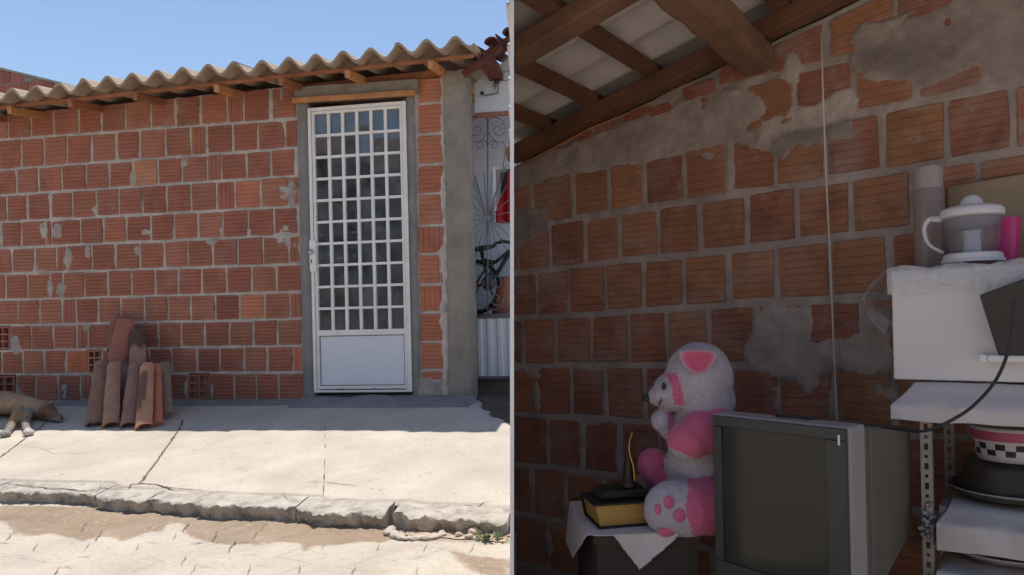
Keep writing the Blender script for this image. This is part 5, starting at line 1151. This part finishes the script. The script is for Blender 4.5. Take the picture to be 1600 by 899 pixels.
for k in range(26):
    a_ = random.uniform(0, 2*PI); mb.ell(pp+Vector((random.gauss(0, .008), random.gauss(0, .006)-.006, random.gauss(0, .022))), (.007, .005, .006), seg=7, rings=5)
tag(part('wire_knot', mb, M('crumpled_foil', (.5, .48, .46), .25, .3, 60, .6, 120, metal=.9)), 'crumpled silvery wire knotted round the front shelf post', 'wire')
# microwave
mwf = .34; m0 = R.hit(1395, 592, mwf); m1 = R.hit(1396, 458, mwf); mtop = R.hit(1396, 420, mwf)[1]
mwz0 = ZT[0]+.004; MU0 = m0[0]; MU1 = MU0+.44; MZ1 = mtop-.004
print('microwave', m0, m1, mtop, mwz0)
m_mw = M('white_appliance', (.76, .70, .67), .35, .02, 2, .03, 60)
mw = thing('microwave', 'white microwave oven under a clear plastic cover on the top shelf', 'microwave', R.P((MU0+MU1)/2, .2, mwz0))
mb = MB(); mb.fbox(R, MU0, MU1, .05, mwf-.02, mwz0, MZ1); part('body', mb, m_mw, mw, bev=.006)
mb = MB(); mb.fbox(R, MU0+.002, MU1-.002, mwf-.0195, mwf, mwz0+.002, MZ1-.002); part('door', mb, m_mw, mw, bev=.004)
mb = MB(); h0 = R.hit(1531, 560, mwf); hz0 = R.hit(1560, 567, mwf+.03)[1]; hz1 = R.hit(1560, 554, mwf+.03)[1]; hu = R.hit(1543, 560, mwf+.03)[0]
mb.fbox(R, hu, hu+.16, mwf+.018, mwf+.032, hz0+.002, hz1-.002); m_br = M('bright_white_plastic', (.82, .82, .80), .4, .02, 3, 0); part('handle', mb, m_br, mw, bev=.003)
mb = MB(); mb.fbox(R, hu-.016, hu-.001, mwf+.0005, mwf+.035, hz0, hz1); part('handle_end', mb, m_br, mw, bev=.004)
# black case leaning in front of the door
c4 = [RX(1530, 461, mwf+.075), RX(1665, 412, mwf+.075), RX(1665, 556, mwf+.04), RX(1560, 556, mwf+.04)]
mb = MB(); bkv = -R.n*.022; mb.box8([c4[3]+bkv, c4[2]+bkv, c4[1]+bkv, c4[0]+bkv, c4[3], c4[2], c4[1], c4[0]]); tag(part('black_case', mb, M('matt_black_case', (.045, .038, .034), .5, .08, 4, .1), bev=.004), 'flat black device leaning askew on the microwave handle', 'case')
# clear plastic cover
m_film = M('clear_crumpled_film', (.85, .82, .82), .07, .02, 4, 1.0, 34, trans=.0, coat=1); nt = m_film.node_tree; b_ = nt.nodes['Principled BSDF']; b_.inputs['Alpha'].default_value = .5; b_.inputs['Specular IOR Level'].default_value = 1.0
def film(name_, f, nu, nv, seed, amp=.0055):
    vs = []; fs = []
    for i in range(nu+1):
        for j in range(nv+1):
            p = f(i/nu, j/nv); n_ = abs(mnoise.noise(p*28+Vector((seed, 0, 0))))+.5*abs(mnoise.noise(p*60)); vs.append(p+R.n*(n_*amp*1.8)+Vector((0, 0, (n_-.4)*amp)))
    fs = [(i*(nv+1)+j, (i+1)*(nv+1)+j, (i+1)*(nv+1)+j+1, i*(nv+1)+j+1) for i in range(nu) for j in range(nv)]; return vs, fs
mb = MB(); zf0 = R.hit(1450, 461, mwf)[1]
def ff(s, t):      # over the top and down the front
    u = MU0-.006+(MU1-MU0+.01)*s; L1 = .29; L2 = MZ1-zf0+.006*math.sin(s*17); d = t*(L1+L2)
    return R.P(u, .06+d, MZ1+.006+.004*math.sin(s*23)) if d < L1 else R.P(u, mwf+.006+.008*math.sin(PI*min(1, (d-L1)/L2)), MZ1+.006-(d-L1))
mb.add(*film('f', ff, 110, 70, 1))
def fs_(s, t):     # left side, blown outward
    w = .05+(mwf-.04)*s; d = t*(.15+.02*math.sin(s*9)); return R.P(MU0-.008-.05*math.sin(PI*min(1, t*1.0))-.012*t, w, MZ1+.004-d)
v2, f2 = film('g', fs_, 50, 40, 7); mb.add(v2, f2)
tag(part('plastic_cover', mb, m_film, smooth=True), 'clear crumpled plastic sheet draped over the microwave', 'plastic sheet')
# things on top of the microwave
topz = MZ1+.014
tc_ = R.P(R.hit(1453, 400, .12)[0], .12, topz)
r_th = (R.hit(1478, 350, .12)[0]-R.hit(1429, 350, .12)[0])/2*1.02; tz1 = R.hit(1453, 296, .12)[1]-topz; tz2 = R.hit(1453, 262, .12)[1]-topz
th_ = thing('thermos_flask', 'tall mauve thermos flask with paler lid behind the juicer', 'flask', tc_)
mb = MB(); mb.lathe(tc_, [(0, 0), (r_th*.98, 0), (r_th, .004), (r_th, tz1-.006), (r_th*.96, tz1)], 40); part('body', mb, M('mauve_plastic', (.30, .22, .20), .35, .05, 3, .03), th_, smooth=True, autos=40)
mb = MB(); mb.lathe(tc_, [(r_th*.93, tz1+.0005), (r_th*.93, tz2*.97), (r_th*.86, tz2), (0, tz2)], 40); part('lid', mb, M('pale_mauve_plastic', (.42, .33, .32), .4, .04, 3, .03), th_, smooth=True, autos=40)
# juicer
jw = .24; jc = R.P(R.hit(1520, 410, jw)[0], jw, topz); k_ = (R.hit(1570, 370, jw)[0]-R.hit(1470, 370, jw)[0])/2*.96
jz = lambda y: R.hit(1520, y, jw)[1]-topz
print('juicer r', k_, jz(305), 'topz', topz)
ju = thing('citrus_juicer', 'white citrus juicer with clear bowl and curved handle on the microwave', 'juicer', jc)
m_jw = M('juicer_white', (.74, .71, .72), .35, .03, 3, .02); m_cl = M('smoky_clear_plastic', (.3, .29, .32), .06, .02, 3, .0, trans=0, spec=1.0)
m_cl.node_tree.nodes['Principled BSDF'].inputs['Alpha'].default_value = .2
zb1 = jz(397); zb2 = jz(394)
mb = MB(); mb.lathe(jc, [(0, 0), (k_*1.06, 0), (k_*1.08, .006), (k_*1.05, zb1*.35), (k_*1.0, zb1*.4), (k_*1.01, zb1*.5), (k_*.98, zb1*.95), (k_*.9, zb1*1.1), (0, zb1*1.12)], 44); part('base', mb, m_jw, ju, smooth=True, autos=40)
zc0 = zb1*1.15; zc1 = jz(338); zc2 = jz(322); zc3 = jz(304)
mb = MB(); mb.lathe(jc, [(k_*.80, zc0), (k_*.86, zc0+.010), (k_*.93, zc0+(zc1-zc0)*.4), (k_*1.0, zc1-.004), (k_*.985, zc1-.004), (k_*.91, zc0+(zc1-zc0)*.4), (k_*.84, zc0+.012), (k_*.76, zc0+.003)], 44); part('clear_bowl', mb, m_cl, ju, smooth=True)
zh = zc1-zc0; mb = MB(); mb.lathe(jc, [(k_*.30, zc0), (k_*.27, zc0+zh*.50), (k_*.33, zc0+zh*.56), (k_*.33, zc0+zh*.60), (k_*.2, zc0+zh*.64)], 24); part('column', mb, M('bluish_white_plastic', (.62, .66, .8), .3, .03, 3, 0), ju, smooth=True, autos=40)
m_st = M('frosted_clear_plastic', (.62, .62, .68), .15, .1, 60, .4, 200, spec=1.0); m_st.node_tree.nodes['Principled BSDF'].inputs['Alpha'].default_value = .5
mb = MB(); mb.lathe(jc, [(k_*.94, zc1-.006), (k_*.90, zc0+zh*.78), (k_*.62, zc0+zh*.66), (k_*.3, zc0+zh*.645), (k_*.28, zc0+zh*.9), (k_*.1, zc1-.006)], 40); part('strainer', mb, m_st, ju, smooth=True)
mb = MB(); mb.lathe(jc, [(k_*.93, zc1-.004), (k_*1.07, zc1), (k_*1.08, zc1+(zc2-zc1)*.5), (k_*.98, zc1+(zc2-zc1)*.8), (k_*.7, zc2), (k_*.40, zc2+.002), (k_*.36, zc2+(zc3-zc2)*.45), (k_*.24, zc2+(zc3-zc2)*.8), (k_*.1, zc3-.001), (0, zc3)], 44); part('lid', mb, m_jw, ju, smooth=True, autos=50)
hp = [jc-R.u*k_*.98+Vector((0, 0, zc1-.002)), jc-R.u*k_*1.35+Vector((0, 0, zc1+.003)), jc-R.u*k_*1.56+Vector((0, 0, zc1-.010)), jc-R.u*k_*1.6+Vector((0, 0, zc0+(zc1-zc0)*.62)), jc-R.u*k_*1.42+Vector((0, 0, zc0+(zc1-zc0)*.28)), jc-R.u*k_*.96+Vector((0, 0, zc0+.004))]
mb = MB(); sp_ = smoothpath(hp); mb.tube(sp_, [.0075-.004*i/len(sp_) for i in range(len(sp_))], 10); mb.beam(hp[0], hp[1]+Vector((0, 0, -.002)), .016, .012); part('handle', mb, m_jw, ju, smooth=True)
# pink cup
cw = .12; cc_ = R.P(R.hit(1566, 405, cw)[0], cw, topz); cz = R.hit(1572, 342, cw)[1]-topz; cr = .042
mb = MB(); mb.lathe(cc_, [(0, 0), (cr*.8, 0), (cr*.82, .004), (cr, cz), (cr*.95, cz), (cr*.76, .006), (0, .006)], 32); tag(part('cup', mb, M('hot_pink_plastic', (.62, .035, .22), .35, .05, 3, 0), smooth=True, autos=40), 'bright pink plastic cup behind the juicer', 'cup')
# beige board against the wall
b0 = R.hit(1482, 400, .03); b1 = R.hit(1482, 292, .03)
mb = MB(); mb.box8([R.P(b0[0], .05, topz), R.P(b0[0]+.5, .05, topz), R.P(b0[0]+.5, .035, topz), R.P(b0[0], .035, topz), R.P(b0[0], .03, b1[1]), R.P(b0[0]+.5, .03, b1[1]+.035), R.P(b0[0]+.5, .018, b1[1]+.035), R.P(b0[0], .018, b1[1])]); tag(part('board', mb, M('beige_board', (.36, .27, .17), .7, .08, 4, .1), bev=.004), 'beige board leaning on the brick wall behind the juicer', 'board')
# pots on the second shelf
pz = ZT[1]+.004; pwc = .22
pu = R.hit(1560, 760, pwc)[0]+.03; pr = .135; pc = R.P(pu, pwc, pz)
pot = thing('cooking_pot', 'large dark cooking pot with pale rim on the second shelf', 'pot', pc)
zr = lambda y, w=pwc: R.hit(1560, y, w)[1]
m_pot = M('dark_enamel', (.055, .042, .028), .35, .15, 5, .15); m_rim = M('pale_rim_metal', (.5, .47, .42), .35, .1, 10, 0, metal=.6)
mb = MB(); mb.lathe(pc, [(0, .001), (pr*.6, .001), (pr*.95, .016), (pr*1.04, .030), (pr*1.02, .032), (pr*.9, .020), (pr*.5, .006), (0, .006)], 48); part('pan', mb, m_pot, pot, smooth=True)
mb = MB(); mb.lathe(pc, [(pr*1.04+.0025*math.cos(t), .031+.0025*math.sin(t)) for t in [2*PI*i/8 for i in range(9)]], 48); part('rim', mb, m_rim, pot, smooth=True)
hp_ = zr(716)-pz; mb = MB(); mb.lathe(pc, [(0, .008), (pr*.86, .012), (pr*.90, .03), (pr*.82, hp_*.55), (pr*.76, hp_*.8), (pr*.74, hp_*.97), (0, hp_)], 48); part('lid', mb, m_pot, pot, smooth=True)
bc = pc+Vector((0, 0, hp_+.001)); bh = zr(664)-pz-hp_; br = pr*.66
bw_ = thing('chequered_bowl', 'white bowl with pink band and black chequers upside on the dark pot', 'bowl', bc)
print('bowl h', bh, br)
m_bw = M('bowl_white', (.66, .6, .6), .35, .03, 3, 0); m_bp = M('bowl_pink', (.5, .1, .19), .4, .04, 3, 0); m_bb = M('bowl_black', (.03, .025, .025), .4, .04, 3, 0)
mb = MB(); seg = 48; prof = [(br*.82, 0), (br*.86, bh*.18), (br*.90, bh*.36), (br*.93, bh*.54), (br*.96, bh*.62), (br*.99, bh*.9), (br, bh), (br*.95, bh), (br*.85, bh*.5), (br*.6, bh*.12), (0, bh*.1)]
vs = []; 
for r_, h_ in prof:
    for k in range(seg): an = 2*PI*k/seg; vs.append(bc+Vector((math.cos(an)*max(r_, 1e-4), math.sin(an)*max(r_, 1e-4), h_)))
o_ = 0
for i in range(len(prof)-1):
    for k in range(seg):
        if i in (1, 2): mi = 2 if ((k//2)+i) % 2 == 0 else 0
        elif i in (4,): mi = 1
        else: mi = 0
        mb.f.append((i*seg+k, i*seg+(k+1) % seg, (i+1)*seg+(k+1) % seg, (i+1)*seg+k)); mb.mi.append(mi)
mb.v = [Vector(v) for v in vs]; part('bowl', mb, [m_bw, m_bp, m_bb], bw_, smooth=True)
# lids low on the third shelf
pz3 = ZT[2]+.004; c3 = R.P(pu-.02, .22, pz3); mb = MB(); mb.lathe(c3, [(0, 0), (.10, 0), (.135, .02), (.14, .024), (.12, .018), (0, .008)], 40); tag(part('plate', mb, m_bw, smooth=True), 'white plate on the lowest visible shelf', 'plate')
# ================================================================== ACROSS THE STREET (what the door panes mirror)
oh = thing('house_opposite', 'plain plastered house across the street behind the viewer, mirrored in the panes', 'house', (-3, -7.5, GZ))
mb = MB()
for x0, x1, z0, z1 in ((-12, -6.2, GZ, 3.4), (-5.2, -3.2, GZ, 3.4), (-1.9, 6, GZ, 3.4)): mb.box8([(x0, -9, z0), (x1, -9, z0), (x1, -7.5, z0), (x0, -7.5, z0), (x0, -9, z1), (x1, -9, z1), (x1, -7.5, z1), (x0, -7.5, z1)])
mb.box8([(-6.199, -9, 2.6), (-5.201, -9, 2.6), (-5.201, -7.52, 2.6), (-6.199, -7.52, 2.6), (-6.199, -9, 3.4), (-5.201, -9, 3.4), (-5.201, -7.52, 3.4), (-6.199, -7.52, 3.4)])
mb.box8([(-3.199, -9, 2.4), (-1.901, -9, 2.4), (-1.901, -7.52, 2.4), (-3.199, -7.52, 2.4), (-3.199, -9, 3.4), (-1.901, -9, 3.4), (-1.901, -7.52, 3.4), (-3.199, -7.52, 3.4)])
mb.box8([(-3.199, -9, GZ), (-1.901, -9, GZ), (-1.901, -7.52, GZ), (-3.199, -7.52, GZ), (-3.199, -9, 1.4), (-1.901, -9, 1.4), (-1.901, -7.52, 1.4), (-3.199, -7.52, 1.4)])
mb.box8([(-12, -9, 3.91), (-4.4, -9, 3.91), (-4.4, -7.9, 3.91), (-12, -7.9, 3.91), (-12, -9, 6.6), (-4.4, -9, 6.6), (-4.4, -7.9, 6.6), (-12, -7.9, 6.6)])  # unseen upper storey, added to keep the sky out of the pane reflections
part('wall', mb, M('ochre_render', (.34, .25, .18), .9, .15, 1, .2), oh)
mb = MB(); mb.box8([(-6.2, -8.2, GZ), (-5.2, -8.2, GZ), (-5.2, -8.15, GZ), (-6.2, -8.15, GZ), (-6.2, -8.2, 2.6), (-5.2, -8.2, 2.6), (-5.2, -8.15, 2.6), (-6.2, -8.15, 2.6)]); part('door', mb, m_wood_d, oh)
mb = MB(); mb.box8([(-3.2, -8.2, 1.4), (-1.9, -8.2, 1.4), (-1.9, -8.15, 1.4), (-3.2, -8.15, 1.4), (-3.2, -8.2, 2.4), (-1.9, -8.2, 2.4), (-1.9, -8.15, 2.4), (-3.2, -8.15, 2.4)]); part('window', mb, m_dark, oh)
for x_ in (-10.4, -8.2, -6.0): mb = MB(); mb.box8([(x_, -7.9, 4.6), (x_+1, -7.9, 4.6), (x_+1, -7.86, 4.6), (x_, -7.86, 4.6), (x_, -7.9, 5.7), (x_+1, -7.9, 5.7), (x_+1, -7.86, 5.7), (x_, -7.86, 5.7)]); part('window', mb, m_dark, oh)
mb = MB(); mb.box8([(-12.3, -9.2, 3.42), (6.3, -9.2, 3.42), (6.3, -6.7, 3.3), (-12.3, -6.7, 3.3), (-12.3, -9.2, 3.9), (6.3, -9.2, 3.9), (6.3, -6.7, 3.4), (-12.3, -6.7, 3.4)]); part('roof', mb, m_tile_dk, oh)
for tx, ty in ((-4.6, -5.8), (-8.0, -5.6)):
    tr_ = thing('street_tree', 'leafy tree on the far side of the street, %s' % ('in front of the opposite house window' if tx > -6 else 'in front of the opposite house door'), 'tree', (tx, ty, GZ), 'trees across the street')
    mb = MB(); mb.tube([(tx, ty, GZ), (tx+.05, ty, GZ+1), (tx-.03, ty, GZ+1.9)], [.11, .08, .06], 10)
    for k in range(6): a_ = k*1.05; mb.tube([(tx-.02, ty, GZ+1.6+.05*k), (tx+math.cos(a_)*.5, ty+math.sin(a_)*.5, GZ+2.3+.1*k), (tx+math.cos(a_)*.9, ty+math.sin(a_)*.9, GZ+2.8+.12*k)], [.045, .03, .012], 6)
    part('trunk', mb, m_wood_d, tr_)
    N_ = 9000; th1 = rng.uniform(0, 2*PI, N_); zz = rng.uniform(-1, 1, N_); rr_ = rng.uniform(.45, 1, N_)**.6; vs = []; fs = []
    for i in range(N_):
        s_ = math.sqrt(1-zz[i]**2); p = Vector((s_*math.cos(th1[i])*1.8, s_*math.sin(th1[i])*1.3, zz[i]*1.7))*rr_[i]
        if mnoise.noise(p*2.2+Vector((tx, 0, 0))) < -.12: continue
        p = p+Vector((tx, ty, GZ+3.6)); d = Vector(rng.normal(size=3)).normalized(); e_ = d.orthogonal().normalized(); l_ = rng.uniform(.07, .12); b0_ = len(vs)
        vs += [p, p+d*l_+e_*l_*.4, p+d*l_*2, p+d*l_-e_*l_*.4]; fs.append((b0_, b0_+1, b0_+2, b0_+3))
    mb = MB(); mb.add(vs, fs); part('crown', mb, M('tree_leaf', (.05, .09, .03), .6, .35, 4, 0), tr_)
# ================================================================== light, sky, camera
SUN_EL = 79; SUN_AZ = -12      # degrees; azimuth from +Y, positive to the right
sd = Vector((math.sin(math.radians(SUN_AZ))*math.cos(math.radians(SUN_EL)), math.cos(math.radians(SUN_AZ))*math.cos(math.radians(SUN_EL)), math.sin(math.radians(SUN_EL))))
sun = bpy.data.lights.new('sun', 'SUN'); sun.energy = 4.8; sun.angle = math.radians(.5); sun.color = (1, .965, .915)
so = bpy.data.objects.new('sun', sun); COL.objects.link(so); so.rotation_euler = sd.to_track_quat('Z', 'Y').to_euler(); so.location = (0, 0, 12)
w = bpy.data.worlds.new('World'); scene.world = w; w.use_nodes = True; nt = w.node_tree; bg = nt.nodes['Background']
sk = nt.nodes.new('ShaderNodeTexSky'); sk.sky_type = 'NISHITA'; sk.sun_disc = False; sk.sun_elevation = math.radians(SUN_EL); sk.sun_rotation = math.radians(SUN_AZ); sk.air_density = 1.0; sk.dust_density = .3; sk.ozone_density = .35
nt.links.new(sk.outputs[0], bg.inputs['Color']); bg.inputs['Strength'].default_value = .15
cam = bpy.data.cameras.new('camera'); co = bpy.data.objects.new('camera', cam); COL.objects.link(co)
co.matrix_world = Matrix(((RV.x, UV.x, -FW.x, CAM.x), (RV.y, UV.y, -FW.y, CAM.y), (RV.z, UV.z, -FW.z, CAM.z), (0, 0, 0, 1)))
cam.sensor_width = 36; cam.lens = 36*F/1600; cam.shift_y = (HOR-449.5)/1600; cam.clip_start = .02; cam.clip_end = 500
scene.camera = co
scene.view_settings.view_transform = 'Standard'; scene.view_settings.look = 'None'; scene.view_settings.exposure = .12; scene.view_settings.gamma = 1
scene.cycles.max_bounces = 8; scene.cycles.diffuse_bounces = 5; scene.cycles.transparent_max_bounces = 12
scene.cycles.use_denoising = True
